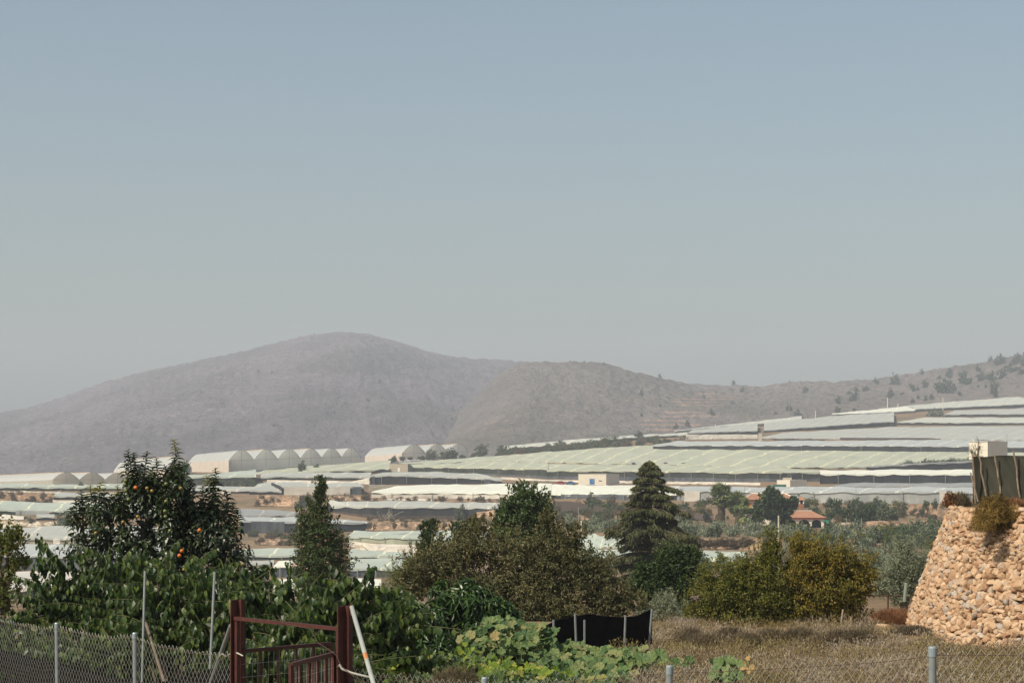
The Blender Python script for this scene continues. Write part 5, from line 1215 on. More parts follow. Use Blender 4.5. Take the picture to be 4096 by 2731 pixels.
# ------------------------------------------------------------------ stone wall
def stonewall():
    g = np.random.default_rng(3)
    base = np.array([(14.5, 30.4), (12.2, 31.8), (10.2, 33.0), (8.9, 34.2), (8.05, 35.3), (7.55, 36.4), (7.40, 37.5), (7.60, 38.9), (8.2, 40.6), (9.4, 43), (11.5, 46), (15, 49)])
    d = np.linalg.norm(np.diff(base, axis=0), axis=1); S = np.concatenate([[0], np.cumsum(d)])
    # smooth the plan
    s = np.linspace(0, S[-1], 140); bx = np.interp(s, S, base[:, 0]); by = np.interp(s, S, base[:, 1])
    k = np.hanning(19); k /= k.sum(); bx = np.convolve(np.pad(bx, 9, 'edge'), k, 'valid'); by = np.convolve(np.pad(by, 9, 'edge'), k, 'valid')
    tx, ty = np.gradient(bx), np.gradient(by); n = np.stack([ty, -tx], -1); n /= np.linalg.norm(n, axis=1)[:, None]   # inward
    # make sure n points to the inside (towards 14,41)
    cen = np.array([14, 40.5]); 
    sg = np.sign(((cen[0] - bx) * n[:, 0] + (cen[1] - by) * n[:, 1]).mean()); n *= sg
    zt = -.80; 
    def surf(si, v):
        i = np.clip(si / S[-1] * 139, 0, 138.999); X = np.interp(i, np.arange(140), bx); Yv = np.interp(i, np.arange(140), by)
        nx, ny = np.interp(i, np.arange(140), n[:, 0]), np.interp(i, np.arange(140), n[:, 1])
        zb = np.interp(i, np.arange(140), zbase); top = zt + .05 * np.sin(si * 1.1) - .10 * np.clip((X - 9.5) / 3, 0, 1) * 0
        off = (.95 + .0 * v) * v ** 1.08
        return np.stack([X + nx * off, Yv + ny * off, zb + (top - zb) * v], -1), np.stack([nx, ny], -1)
    zbase = ground_z(bx, by) - .12
    root = empty('stone_retaining_wall', (bx[60], by[60], zbase[60]), 'rounded dry stone retaining wall of tan boulders with sloping face', 'wall')
    ss, vv = np.meshgrid(np.linspace(0, S[-1], 140), np.linspace(0, 1, 14)); P0, N0 = surf(ss.ravel(), vv.ravel())
    P0[:, :2] += N0 * .05; MB().grid(P0.reshape(14, 140, 3)).build('earth_core', simple('wall_earth', (.22, .135, .075), .35, 5, .95), root)
    # boulders: irregular rounded blocks
    ico = []; 
    import bmesh
    bm = bmesh.new(); bmesh.ops.create_icosphere(bm, subdivisions=2, radius=1); V0 = np.array([v.co[:] for v in bm.verts]); F0 = np.array([[v.index for v in f.verts] for f in bm.faces]); bm.free()
    mb = MB(); cnt = 0; pts = []
    H = 2.55; v = .0
    z = 0.0
    while z < H + .02:
        hrow = g.uniform(.07, .125) * (1.25 - .25 * z / H); x = g.uniform(0, .2)
        while x < S[-1]:
            wd = g.uniform(.075, .21) * (1.15 - .2 * z / H); pts.append((x + wd / 2 + g.normal() * .012, (z + hrow * .5 + g.normal() * .02) / H, wd, hrow * g.uniform(.95, 1.3))); x += wd * .82
        z += hrow * .76
    for j in range(700): pts.append((g.uniform(0, S[-1]), g.uniform(0, 1.0), g.uniform(.05, .09), g.uniform(.05, .08)))
    pts = np.array(pts); C, N = surf(pts[:, 0], np.clip(pts[:, 1], 0, 1.02)); fo = []
    for i in range(len(pts)):
        w, h = pts[i, 2], pts[i, 3]; ex = np.array([.56 * w, .085 * g.uniform(.7, 1.2), .60 * h])
        shape = V0.copy(); pw = g.uniform(.55, .85); shape = np.sign(shape) * np.abs(shape) ** pw
        # flat cuts make facets
        for c in range(7):
            a = unit(g.normal(size=3)); t = g.uniform(.50, .80); dd = shape @ a; shape = shape - np.maximum(dd - t, 0)[:, None] * a * .9
        shape = shape * ex; an = g.normal() * .30; ca, sa = math.cos(an), math.sin(an)
        shape = np.stack([shape[:, 0] * ca - shape[:, 2] * sa, shape[:, 1], shape[:, 0] * sa + shape[:, 2] * ca], -1)
        t = g.normal() * .2 - .38; ct, st = math.cos(t), math.sin(t); shape = np.stack([shape[:, 0], shape[:, 1] * ct - shape[:, 2] * st, shape[:, 1] * st + shape[:, 2] * ct], -1)
        nn = np.array([N[i, 0], N[i, 1], 0]); xx = np.array([nn[1], -nn[0], 0])
        wv = shape[:, 0:1] * xx + shape[:, 1:2] * nn + shape[:, 2:3] * np.array([0, 0, 1.]) + C[i] + nn * g.uniform(-.015, .03)
        mb.add(wv, None, F0, rnd=g.random())
    m, nt, b, out = newmat('boulder_stone'); c = ramp(nt, [(0, (.25, .135, .075)), (.12, (.35, .21, .12)), (.45, (.44, .295, .18)), (.75, (.52, .375, .25)), (.88, (.37, .295, .225)), (.96, (.30, .27, .24)), (1, (.47, .42, .36))], attr(nt))
    n1 = noise(nt, 11, 6, .7, coords(nt, 'Position')); c = mix(nt, ramp(nt, [(.35, .55), (.6, 0)], n1), c, (.25, .15, .085))
    n2 = noise(nt, 40, 4, .7, coords(nt, 'Position')); c = mix(nt, ramp(nt, [(.5, 0), (.75, .35)], n2), c, (.66, .52, .38))
    nt.links.new(c, b.inputs['Base Color']); bump(nt, b, math_(nt, 'ADD', n1, math_(nt, 'MULTIPLY', n2, .4)), .7, .02)
    o = mb.build('stone_facing', m, root)
    # terrace soil
    i0 = np.arange(140); tp, _ = surf(np.linspace(0, S[-1], 140), np.ones(140)); tp2 = tp.copy(); c0 = np.array([24., 41., -.55])
    G = np.stack([tp * (1 - t) + c0 * t for t in np.linspace(0, 1, 14)]); G[:, :, 2] = np.maximum(G[:, :, 2], zt) + fbm(G[:, :, 0] * .8, G[:, :, 1] * .8, 4, 3) * .08
    o = MB().grid(G).build('terrace_ground', bpy.data.materials['dry_ground'], origin=np.zeros(3), smooth_=True); tag(o, 'dry soil terrace behind the stone wall', None, None, 'structure')
    return surf, S[-1], H
SURF, SLEN, SH = stonewall()

def boulder(label, px, row, w, h, Y, seed, mat=None):
    import bmesh
    g = np.random.default_rng(seed); bm = bmesh.new(); bmesh.ops.create_icosphere(bm, subdivisions=3, radius=1); V = np.array([v.co[:] for v in bm.verts]); Fc = np.array([[v.index for v in f.verts] for f in bm.faces]); bm.free()
    for c in range(9):
        a = unit(g.normal(size=3)); t = g.uniform(.5, .85); V = V - np.maximum(V @ a - t, 0)[:, None] * a * .95
    V = V * np.array([w / 2, w / 2.4, h / 1.3]) * Y / F; V += W(px, row, Y) + [0, 0, h * .25 * Y / F]
    o = MB().add(V, None, Fc, rnd=.55).build('boulder', bpy.data.materials['boulder_stone'], smooth_=False); return tag(o, label, 'boulder')
boulder('large tan boulder at the foot of the russet slope', 882, 632, 20, 11, 38, 1)
boulder('low pale boulder half buried beside the large boulder', 872, 636, 14, 5, 37.5, 2)
boulder('isolated pale boulder among the scrub under the almond trees', 758, 636, 14, 6.5, 37.5, 3)
boulder('smooth grey white boulder at the base of the stone wall', 970, 641, 14, 7, 34.6, 4)

# ------------------------------------------------------------------ scrub and low growth
def tuft_field():
    g = np.random.default_rng(17); n = 1100; lv = Leaves()
    px = g.uniform(560, 1120, n); Y = 13 + (42 - 13) * g.random(n) ** .75
    x = (px - CX) / F * Y; 
    keep = ~((x > 7.2) & (Y > 33.5 - (x - 9) * .5)); px, Y, x = px[keep], Y[keep], x[keep]
    keep = ~((px < 640) & (Y > 26) ); px, Y, x = px[keep], Y[keep], x[keep]
    z = ground_z(x, Y); den = fbm(x / 1.5, Y / 1.5, 3, 2)
    for i in range(len(x)):
        m = 66; R = g.uniform(.10, .38) * (1.2 + den[i]); col_ = np.clip(.5 + fbm(np.array([x[i] / .7]), np.array([Y[i] / 2.2]), 44, 2)[0] * 1.1 + g.normal() * .15, 0, 1)
        d = rdir(m, g); d[:, 2] = np.abs(d[:, 2]); o = d * R * g.random((m, 1)) ** .5 * np.array([1, 1, .75])
        p = np.array([x[i], Y[i], z[i]]) + o; dd = unit(d + np.array([0, 0, .9]) + g.normal(size=(m, 3)) * .45)
        lv.add(p, dd, d + rdir(m, g) * .6, g.uniform(.04, .11, m), .008, np.clip(col_ + g.normal(size=m) * .16, 0, 1))
    for i in range(820):
        Yc = 14.5 + 24 * g.random() ** .8; pxc = g.uniform(600, 1110); xc = (pxc - CX) / F * Yc
        if xc > 7.2 and Yc > 33 - (xc - 9) * .5: continue
        zc = float(ground_z(np.array([xc]), np.array([Yc]))[0]); R = g.uniform(.16, .50) ; m = int(1150 * R); hue = g.random()
        d = rdir(m, g); d[:, 2] = np.abs(d[:, 2]); p = np.array([xc, Yc, zc]) + d * np.array([R, R, R * .72]) * g.random((m, 1)) ** .35 * (1 + .3 * fbm(d[:, :1] * 3 + i, d[:, 1:2] * 3, i, 2))
        lv.add(p, unit(d * .3 + np.array([0, 0, .6]) + g.normal(size=(m, 3)) * .6), d + rdir(m, g) * .45, g.uniform(.035, .085, m), .012, np.clip(hue + g.normal(size=m) * .10, 0, 1))
    mat = leafmat('dry_heath_twigs', [(0, (.145, .085, .042)), (.28, (.195, .175, .062)), (.52, (.235, .175, .092)), (.76, (.255, .205, .15)), (1, (.36, .30, .24))], .15, .2, .8, (1, .9, .7))
    o = lv.mb(T_CARD).build('dry_scrub', mat, origin=np.zeros(3)); tag(o, 'dry brown heath scrub covering the field', 'scrub', None, 'stuff')
tuft_field()

def mound(label, px, row, w, h, Y, mat, n, L, Wd, seed, name='dry_shrub', cat='shrub', tmpl=T_CARD, up=.8, sink=.1, parts=()):
    g = np.random.default_rng(seed); c = W(px, row, Y); s = Y / F; R = np.array([w * s / 2, w * s / 2 * .8, h * s])
    d = rdir(n, g); d[:, 2] = np.abs(d[:, 2]); lump = 1 + .25 * fbm(d[:, 0] * 3 + seed, d[:, 1] * 3, seed, 2)
    C_ = np.repeat(c[None], n, 0); S_ = np.ones((n, 1))
    for k_, (dx_, dr_, sc_) in enumerate(parts):
        i_ = slice(int(n * (.4 + .6 * k_ / len(parts))), int(n * (.4 + .6 * (k_ + 1) / len(parts)))); C_[i_] += np.array([dx_ * s, 0, -dr_ * s]); S_[i_] = sc_
    p = C_ + S_ * d * R * (g.random((n, 1)) ** .4) * lump[:, None] - [0, 0, sink * h * s]
    lv = Leaves(); cl = np.clip(.45 + fbm(p[:, 0] * 4, p[:, 2] * 4 + p[:, 1], seed, 2) * .8 + g.normal(size=n) * .18, 0, 1)
    lv.add(p, unit(d * .6 + np.array([0, 0, up]) + g.normal(size=(n, 3)) * .6), d + rdir(n, g) * .6, L * g.uniform(.6, 1.3, n), Wd, cl)
    mat_ = LM[mat]; o = lv.mb(tmpl).build(name, mat_); return tag(o, label, cat)
LM['russet'] = leafmat('russet_grass', [(0, (.10, .045, .022)), (.5, (.20, .095, .045)), (1, (.32, .19, .10))], .15, .2, .8, (1, .8, .6))
LM['thatch'] = leafmat('golden_brown_twigs', [(0, (.08, .052, .014)), (.5, (.19, .125, .032)), (1, (.31, .21, .065))], .15, .2, .8, (1, .8, .5))
LM['greytwig'] = leafmat('grey_dead_twigs', [(0, (.13, .10, .085)), (.6, (.24, .19, .165)), (1, (.36, .30, .26))], .05, .2, .8)
mound('golden brown bush hanging over the top of the stone wall', 993, 519, 38, 27, 35.6, 'thatch', 13000, .09, .008, 1, up=-.1, parts=[(-9, 7, .7), (9, 5, .55), (20, -3, .5), (4, -8, .6)])
mound('lower tip of growth spilling down the stone wall', 984, 527, 18, 14, 35.1, 'thatch', 3000, .08, .008, 2, up=-.6)
mound('russet dry growth along the foot of the tall net', 1012, 507, 44, 8, 37.9, 'russet', 4200, .09, .007, 3)
mound('straw coloured weeds at the left end of the wall top', 958, 507, 26, 13, 38.4, 'scrub', 3200, .12, .007, 4, up=1.4)
mound('reddish weed with small leaves at the wall corner', 950, 504, 16, 14, 38.3, 'russet', 420, .05, .03, 5, name='red_leaved_weed', up=1.2)
mound('russet dry grass slope beside the foot of the stone wall', 897, 622, 58, 12, 38.8, 'russet', 9000, .12, .006, 6)
mound('dry grass tuft in front of the rounded wall end', 912, 634, 40, 6, 36.2, 'scrub', 4200, .12, .006, 7)
mound('grey bundle of dead twigs beside the black net corner', 683, 636, 42, 17, 40, 'greytwig', 4200, .16, .005, 8, name='dead_twig_heap')
for k, (x, r) in enumerate([(690,641),(730,640),(770,641),(800,640),(838,642),(702,646),(860,641),(745,645),(822,646)]):
    mound(['grey brown heath clump', 'olive brown heath clump', 'pale brown heath clump'][k % 3] + ' ' + ['right of the dead twig heap', 'below the green and russet tree trunk', 'beside the isolated boulder', 'between the two almond trees', 'below the russet leaved tree', 'in front of the dead twig heap', 'near the low pale boulder', 'in front of the darker pointed tree', 'in the middle of the field edge'][k], x, r, 34, 11, 35 - k * .25, 'scrub', 3200, .12, .006, 60 + k, name='heath_shrub')
bare_bush('leafless thorny sapling standing by the large boulder', 37, 871, 633, 20, 26, 7, 41, 'bark')
bare_bush('tangled bare branches above the grey twig heap', 40.5, 692, 634, 26, 17, 12, 42, 'bark_pale')
bare_bush('dry grey climber stems on the lower stone wall', 35.6, 975, 634, 22, 26, 9, 43, 'wood', tw=.006)
bare_bush('bare spreading tree before the sagging white sheet', 560, 385, 519, 20, 13, 9, 44, 'bark_pale', 'bare_tree', None, 'tree', .12)
bare_bush('young leafy sapling poking above the tall net by the pale cube house', 40, 976, 457, 10, 22, 7, 46, 'bark')
mound('sparse leaves of the sapling in front of the pale cube house', 976, 456, 19, 19, 40, 'olive', 170, .045, .012, 47, name='sapling_leaves', cat='sapling')
pipe('wooden_post', 'grey leaning wooden post under the russet tree', W(843,609,39), W(839,636,38.6), .018, M['wood'], 'post')
pipe('wooden_post', 'short dark post right of the leaning grey post', W(851,616,39), W(850.5,631,38.9), .020, M['wood'], 'post')
pipe('wooden_post', 'tall greenish post under the silvery olive', W(906.5,582,44), W(904.5,601,44), .042, simple('green_grey_post', (.20, .23, .19)), 'post')
b0 = W(864, 594.8, 44); b1 = W(904, 595.2, 44); b2 = W(888, 595, 44)
rr = empty('rusty_barrier', b2 - [0, 0, .3], 'thin rusty rail on a post between olive and stone wall', 'rail')
MB().tube(np.array([b0, b1]), .011, 5).build('rail', M['rust'], rr); MB().tube(np.array([b2, b2 - [0, 0, .3]]), .016, 5).build('post', M['rust'], rr)

# squash, vines
def lobed(n=9, dents=5):
    V = [[0, .42, -.04]]; k = 20
    for i in range(k):
        a = i / k * 2 * math.pi - math.pi / 2
        r = .50 * (1 + .09 * math.cos(dents * (a + math.pi / 2) + math.pi)) * (1 - .55 * max(0, math.cos(a + math.pi / 2)) ** 12)
        V.append([r * math.cos(a), .42 + r * math.sin(a) * .95, .045 * math.sin(i * 2.2) + .06])
    return (np.array(V), None, np.array([[0, 1 + i, 1 + (i + 1) % k] for i in range(k)]))
T_SQ = lobed(); T_VINE = lobed(9, 5)
def patch(label, name, cat, spots, n, L, mat, tmpl, seed, stems=True, flat=.8, face=-.7):
    g = np.random.default_rng(seed); sp = np.array(spots, float); w = sp[:, 2] * sp[:, 3]; w /= w.sum(); lv, st = Leaves(), MB(); P_ = []
    for i in range(n):
        c = sp[g.choice(len(sp), p=w)]; a, r = g.random() * 6.28, g.random() ** .5
        p = W(c[0] + c[2] * r * math.cos(a), c[1] + c[3] * r * math.sin(a), c[4] + g.normal() * .35); P_.append(p)
        nrm = unit(np.array([g.normal() * .45 - .25, face + g.normal() * .4, flat + g.normal() * .3])); d = unit(np.cross(nrm, rdir(1, g)[0])); s = g.uniform(.55, 1.15)
        lv.add(p[None], d[None], nrm[None], L * s, L * s * 1.05, g.random())
        if stems and i % 2 == 0:
            q = p.copy(); q[2] -= .28 * s; q[0] += g.normal() * .06; q[1] += .08
            st.tube(np.array([q, q * .4 + p * .6 + [0, 0, .02], p]), .005, 3, cap=False)
    P_ = np.array(P_); c = P_.mean(0); root = empty(name, [c[0], c[1], P_[:, 2].min()], label, cat)
    lv.mb(tmpl).build('leaves', LM[mat], root)
    if stems: st.build('stems', simple(name + '_stem', (.20, .24, .09)), root)
patch('squash vine with broad pale green leaves climbing over the black net', 'squash_plant', 'plant', [(500,632,24,14,28.5),(487,642,24,16,28.3),(512,650,30,16,28),(535,634,22,9,29),(495,625,16,10,29),(515,640,24,12,28.5)], 480, .16, 'squash', T_SQ, 1)
patch('wide squash patch with pale yellow green leaves below the black net', 'squash_plant', 'plant', [(560,655,34,13,28.8),(590,656,30,9,28.6),(545,665,30,12,28),(580,668,30,10,28),(618,658,26,7,28),(525,660,24,14,29),(610,662,30,9,27.5)], 480, .175, 'squash', T_SQ, 2)
patch('squash shoots at the end of the patch beside the dry field', 'squash_plant', 'plant', [(640,658,20,8,31),(655,663,20,7,29),(600,672,30,8,26),(680,664,12,5,28)], 160, .18, 'squash', T_SQ, 3)
patch('small squash plant with yellow withered leaf near the fence wire', 'squash_plant', 'plant', [(726,668,10,7,25)], 22, .17, 'squash', T_SQ, 4)
LM['withered'] = leafmat('withered_leaf', [(0, (.34, .20, .06)), (1, (.48, .32, .12))], .3)
patch('withered yellow squash leaf standing beside the small squash plant', 'withered_squash', 'plant', [(749,660,4,5,26),(740,665,7,3,26),(746,668,4,3,26)], 8, .075, 'withered', T_SQ, 5)
patch('bright yellow green vine leaves in the dark corner below the lower net', 'grape_vine', 'vine', [(389,668,12,5,22),(385,673,10,6,22),(400,664,10,3,22.5)], 60, .10, 'vine', T_VINE, 6)
patch('bright green vine patch beneath the squash beside the fence', 'grape_vine', 'vine', [(505,668,28,8,24),(530,674,22,7,23),(478,664,20,10,25),(462,655,18,10,27),(555,676,20,5,23)], 170, .105, 'vine', T_VINE, 7)
patch('dark green creeper mass under the lower black net', 'creeper', 'vine', [(445,668,36,14,26),(480,672,36,12,25),(430,655,26,10,28),(395,675,30,10,24),(520,680,40,8,22),(575,682,40,6,22),(470,645,16,10,30)], 620, .11, 'custard', T_VINE, 8)
mound('brown dry bush between the vine patch and the fence', 455, 684, 52, 18, 21, 'scrub', 1500, .09, .005, 71)
mound('white plastic scrap caught in the brush', 694, 598.5, 7, 3, 42, 'greytwig', 60, .05, .04, 72, name='plastic_scrap', cat='litter')

patch('dark undergrowth filling the space under the custard apple trees', 'undergrowth', 'undergrowth', [(20,640,40,22,29.5),(80,640,60,24,30),(160,640,60,26,30),(240,640,60,26,29),(320,645,50,22,28),(380,640,40,20,28)], 1500, .14, 'custard', T_HANG, 9, stems=False)
scatter([(790,512),(900,512)], [(790,527),(900,525)], 26, (10,18), (.5,.7), ['green','bushfar','scrub'], 'shrub in the rough ground around the annex and dark trees', 'shrubs around the villa annex', 'garden_shrub', 21)
scatter([(560,500),(640,503)], [(560,512),(640,516)], 16, (9,15), (.5,.7), ['scrub','bushfar'], 'scrub clump below the white roofed black wall', 'scrub below the black wall', 'bank_scrub', 22)
# ------------------------------------------------------------------ buildings and small things in the valley
M['white_paint'] = simple('cream_painted_wall', (.72, .66, .54), .06, .6, .85)
M['conc_block'] = simple('concrete_block_wall', (.40, .35, .27), .12, 1.5, .9)
M['tile'] = None
m, nt, b, out = newmat('clay_roof_tiles'); p_ = coords(nt, 'Object'); wv = nt.nodes.new('ShaderNodeTexWave'); wv.inputs['Scale'].default_value = 1.4; wv.inputs['Distortion'].default_value = 1; nt.links.new(p_, wv.inputs[0])
c = mix(nt, math_(nt, 'MULTIPLY', wv.outputs[1], .5), (.34, .165, .10), (.20, .085, .055)); c = mix(nt, ramp(nt, [(.4, 0), (.7, .6)], noise(nt, .9, 5, .7, p_)), c, (.40, .25, .16)); nt.links.new(c, b.inputs['Base Color']); M['tile'] = m
M['red_trim'] = simple('dark_red_trim', (.20, .045, .035)); M['orange'] = simple('orange_shutter', (.62, .22, .03)); M['blue'] = simple('blue_door_paint', (.05, .17, .36)); M['dark_in'] = simple('interior_shade_tyre_black', (.03, .022, .02)); M['door_white'] = simple('white_door_paint', (.7, .7, .66)); M['brick'] = simple('red_brick', (.26, .12, .075), .2, 2)  # dark_in: interior shade put into a near-black colour, tyres share it
M['glass'] = simple('dark_window', (.04, .05, .06), .1, 3, .2, .6)

def quadbox(fp, z0, z1):
    V = [[*p, z0] for p in fp] + [[*p, z1] for p in fp]
    return MB().add(V, [[0,3,2,1],[4,5,6,7],[0,1,5,4],[1,2,6,5],[2,3,7,6],[3,0,4,7]])
def corner_house(name, label, cat, pl, pc, pr, rb, rt, Y, dl, dr, mat, rim=True):
    L, C, R = W(pl, rb, Y + dl), W(pc, rb, Y), W(pr, rb, Y + dr); z1 = (HR - rt) / F * Y; z0 = C[2] - .8
    Bk = L + R - C; root = empty(name, [C[0], C[1], z0], label, cat)
    fp = [L[:2], C[:2], R[:2], Bk[:2]]; quadbox(fp, z0, z1).build('walls', M[mat], root)
    if rim:
        c = np.mean(fp, 0); fo = [c + (q - c) * 1.015 for q in fp]; quadbox(fo, z1, z1 + .18).build('roof_slab', M['concrete'], root)
    def on_left(u0, u1, r0, r1, m_, nm, parent=None):
        d = C[:2] - L[:2]; nrm = np.array([d[1], -d[0]]) / np.linalg.norm(d); nrm = nrm if nrm[1] < 0 else -nrm
        a, b_ = L[:2] + d * u0 + nrm * .02, L[:2] + d * u1 + nrm * .02; o2 = nrm * .10
        return quadbox([a, b_, b_ - nrm * .3, a - nrm * .3][::1], (HR - r1) / F * Y, (HR - r0) / F * Y).build(nm, M[m_], root)
    return root, on_left
yb = Yof(600, 484.2)
sh, L_ = corner_house('farm_shed', 'cream flat roofed shed with a blue double door', 'shed', 578.4, 606.2, 619.3, 484.2, 473.6, yb, 1, 9, 'white_paint')
L_(.40, .585, 478.2, 483.9, 'blue', 'blue_door'); L_(.73, .85, 479.8, 480.7, 'glass', 'window'); L_(.52, .55, 479.6, 480.4, 'door_white', 'sign')
sh, L_ = corner_house('concrete_shed', 'small bare concrete shed with a white door at the greenhouse corner', 'shed', 389.4, 407.9, 414, 471.6, 463.2, Yof(400, 471.6), 1, 6, 'conc_block', False)
L_(.45, .57, 467.2, 471, 'door_white', 'white_door')
sh, L_ = corner_house('cube_house', 'pale cube building behind the net on the stone wall', 'building', 968.9, 987.7, 1007.5, 456, 441.4, 560, 2, 12, 'white_paint')
L_(.50, .62, 445, 449, 'glass', 'window')
an = W(1007, 441, 566); rt_ = empty('antenna_mast', an, 'thin antenna mast on the pale cube building', 'antenna'); MB().tube(np.array([an - [0,0,3], an + [0, 0, 2.2]]), .05, 4).build('mast', M['steel'], rt_); MB().tube(np.array([an + [0, 0, 2.2], an + [-1.1, 0, .1]]), .03, 4).build('stay', M['steel'], rt_)
sh, L_ = corner_house('pump_house', 'low cream farm building with a roof box in front of open bays', 'building', 776.8, 790.1, 806.8, 487.2, 479.4, Yof(790, 487.5), 1, 6, 'white_paint', False)
yb2 = Yof(790, 487.5) + 3; a = W(783.6, 479.4, yb2); b_ = W(791.7, 479.4, yb2); quadbox([a[:2], b_[:2], b_[:2] + [0, 2.5], a[:2] + [0, 2.5]], a[2] - .1, a[2] + .85).build('roof_box', M['conc_block'], sh)
a = W(788, 477, yb2); MB().tube(np.array([a + [0,.5,0], a + [0, .5, 1]]), .08, 4).tube(np.array([a + [1.2,.5,0], a + [1.2, .5, 1]]), .08, 4).tube(np.array([a + [0,.5,1], a + [1.2, .5, 1]]), .08, 4).build('roof_rack', M['steel'], sh)
o = MB(); a = W(774, 486.5, yb2 - 6)
tag(o.box(a + [2, 0, .3], (4.6, 1.2, 1.1)).box(a + [-1.6, 0, .2], (1.6, 1.2, .8)).box(a + [2, 0, .9], (4.7, 1.3, .12)).build('green_crate_stack', simple('green_plastic', (.03, .13, .08))), 'dark green crates stacked before the low cream farm building', 'crates')
for k, (px, rt2, rb2, lab) in enumerate([(763,477.5,488,'white gate pillar beside the rising dark wall')]):
    pass
a = W(760.2, 439.5, Yof(760, 440)); tag(MB().box(a + [0, 0, 1.2], (1.9, 1.9, 5.0)).box(a + [0, 0, 3.8], (2.1, 2.1, .3)).build('concrete_pillar', M['concrete']), 'white pillar between the curved and the rising dark walls', 'pillar')

# villa
def villa():
    Y = 432; s = Y / F; x0, x1 = (746.5 - CX) * s, (795.5 - CX) * s; D = 9.0; z = lambda r: (HR - r) * s
    zb = gz(770, Y) - 1; root = empty('villa', [(x0 + x1) / 2, Y, zb], 'two storey villa with clay tiled hip roof and orange shutter', 'house')
    quadbox([(x0, Y), (x1, Y), (x1, Y + D), (x0, Y + D)], zb, z(499.2)).build('walls', M['white_paint'], root)
    e = .7; zr, ze = z(493.3), z(499.0)
    V = [[x0 - e, Y - e, ze], [x1 + e, Y - e, ze], [x1 + e, Y + D + e, ze], [x0 - e, Y + D + e, ze], [x0 + 1.6, Y + D / 2, zr], [x1 - 1.6, Y + D / 2, zr]]
    MB().add(V, [[0,1,5,4],[2,3,4,5],[0,3,2,1]], [[1,2,5],[3,0,4]]).build('roof', M['tile'], root)
    MB().box(((x0 + x1) / 2, Y + D / 2, ze - .17), (x1 - x0 + 1.2, D + 1.2, .30)).build('eaves', M['red_trim'], root)
    MB().tube(np.array([V[4], V[5]]), .14, 6).tube(np.array([V[1], V[5]]), .12, 6).tube(np.array([V[0], V[4]]), .12, 6).build('ridge_tiles', M['white_paint'], root)
    q = lambda a, b, r0, r1, m_, n_, dy=-.08: quadbox([((a - CX) * s, Y + dy), ((b - CX) * s, Y + dy), ((b - CX) * s, Y + .2), ((a - CX) * s, Y + .2)], z(r1), z(r0)).build(n_, M[m_], root)
    q(747.0, 751.4, 502.3, 508.2, 'orange', 'shutter'); q(754, 757, 502.3, 509, 'dark_in', 'window'); q(788.5, 792.5, 502.5, 508.5, 'dark_in', 'window')
    quadbox([((743.5 - CX) * s, Y - 1.8), ((757 - CX) * s, Y - 1.8), ((757 - CX) * s, Y), ((743.5 - CX) * s, Y)], z(510.3), z(509.5)).build('balcony', M['red_trim'], root)
    # annex with arches
    Y2 = 415; s2 = Y2 / F; z2 = lambda r: (HR - r) * s2; a0, a1 = (783 - CX) * s2, (824 - CX) * s2; D2_ = 7; zb2 = gz(800, Y2) - 1
    r2 = empty('villa_annex', [(a0 + a1) / 2, Y2, zb2], 'single storey annex with clay hip roof over white arches', 'house')
    e = .5; zr, ze = z2(510.6), z2(517.0)
    V = [[a0 - e, Y2 - e, ze], [a1 + e, Y2 - e, ze], [a1 + e, Y2 + D2_ + e, ze], [a0 - e, Y2 + D2_ + e, ze], [a0 + 2.2, Y2 + D2_ / 2, zr], [a1 - 2.0, Y2 + D2_ / 2, zr]]
    MB().add(V, [[0,1,5,4],[2,3,4,5],[0,3,2,1]], [[1,2,5],[3,0,4]]).build('roof', M['tile'], r2)
    MB().tube(np.array([V[4], V[5]]), .14, 6).build('ridge_tiles', M['concrete'], r2)
    MB().box(((a0 + a1) / 2, Y2 + D2_ / 2, ze - .15), (a1 - a0 + .8, D2_ + .8, .28)).build('eaves', M['red_trim'], r2)
    us = np.linspace(a0, a1, 180); pxs = us / s2 + CX; zt = np.full(180, ze - .28); lo = np.full(180, zb2)
    for (c, w) in ((779 + 4, 5.5), (791, 5.6), (804, 5.6), (816.5, 5)):
        k = np.abs(pxs - c) < w; lo[k] = z2(523.5) + np.sqrt(np.maximum(0, 1 - ((pxs[k] - c) / w) ** 2)) * (z2(519) - z2(523.5))
    for yy, nm in ((Y2, 'arcade_wall'),):
        fr = np.stack([np.stack([us, np.full(180, yy), zt], -1), np.stack([us, np.full(180, yy), np.minimum(lo, zt - .1)], -1)]); bk = fr[::-1] + [0, .35, 0]
        MB().grid(fr).grid(bk).grid(np.stack([fr[1], bk[0]])).build(nm, M['white_paint'], r2)
    quadbox([(a0, Y2 + 2.6), (a1, Y2 + 2.6), (a1, Y2 + D2_), (a0, Y2 + D2_)], zb2, ze - .3).build('inner_wall', M['dark_in'], r2)  # near-black colour stands in for the shade behind the arches
    # chimney turret
    Y3 = 428; s3 = Y3 / F; cx = (801.2 - CX) * s3; z3 = lambda r: (HR - r) * s3
    r3 = empty('chimney_turret', [cx, Y3, zb], 'brick chimney turret with tiled pyramid cap beside the villa', 'chimney')
    MB().box((cx, Y3, (z3(503) + zb) / 2), (1.0, 1.0, z3(503) - zb)).build('shaft', M['brick'], r3)
    mb = MB(); 
    for i in (-1, 1):
        for j in (-1, 1): mb.box((cx + i * .42, Y3 + j * .42, (z3(503) + z3(499.6)) / 2), (.2, .2, z3(499.6) - z3(503)))
    mb.build('lantern', M['white_paint'], r3); MB().box((cx, Y3, (z3(503) + z3(499.6)) / 2), (.5, .5, z3(499.6) - z3(503))).build('flue', M['dark_in'], r3)
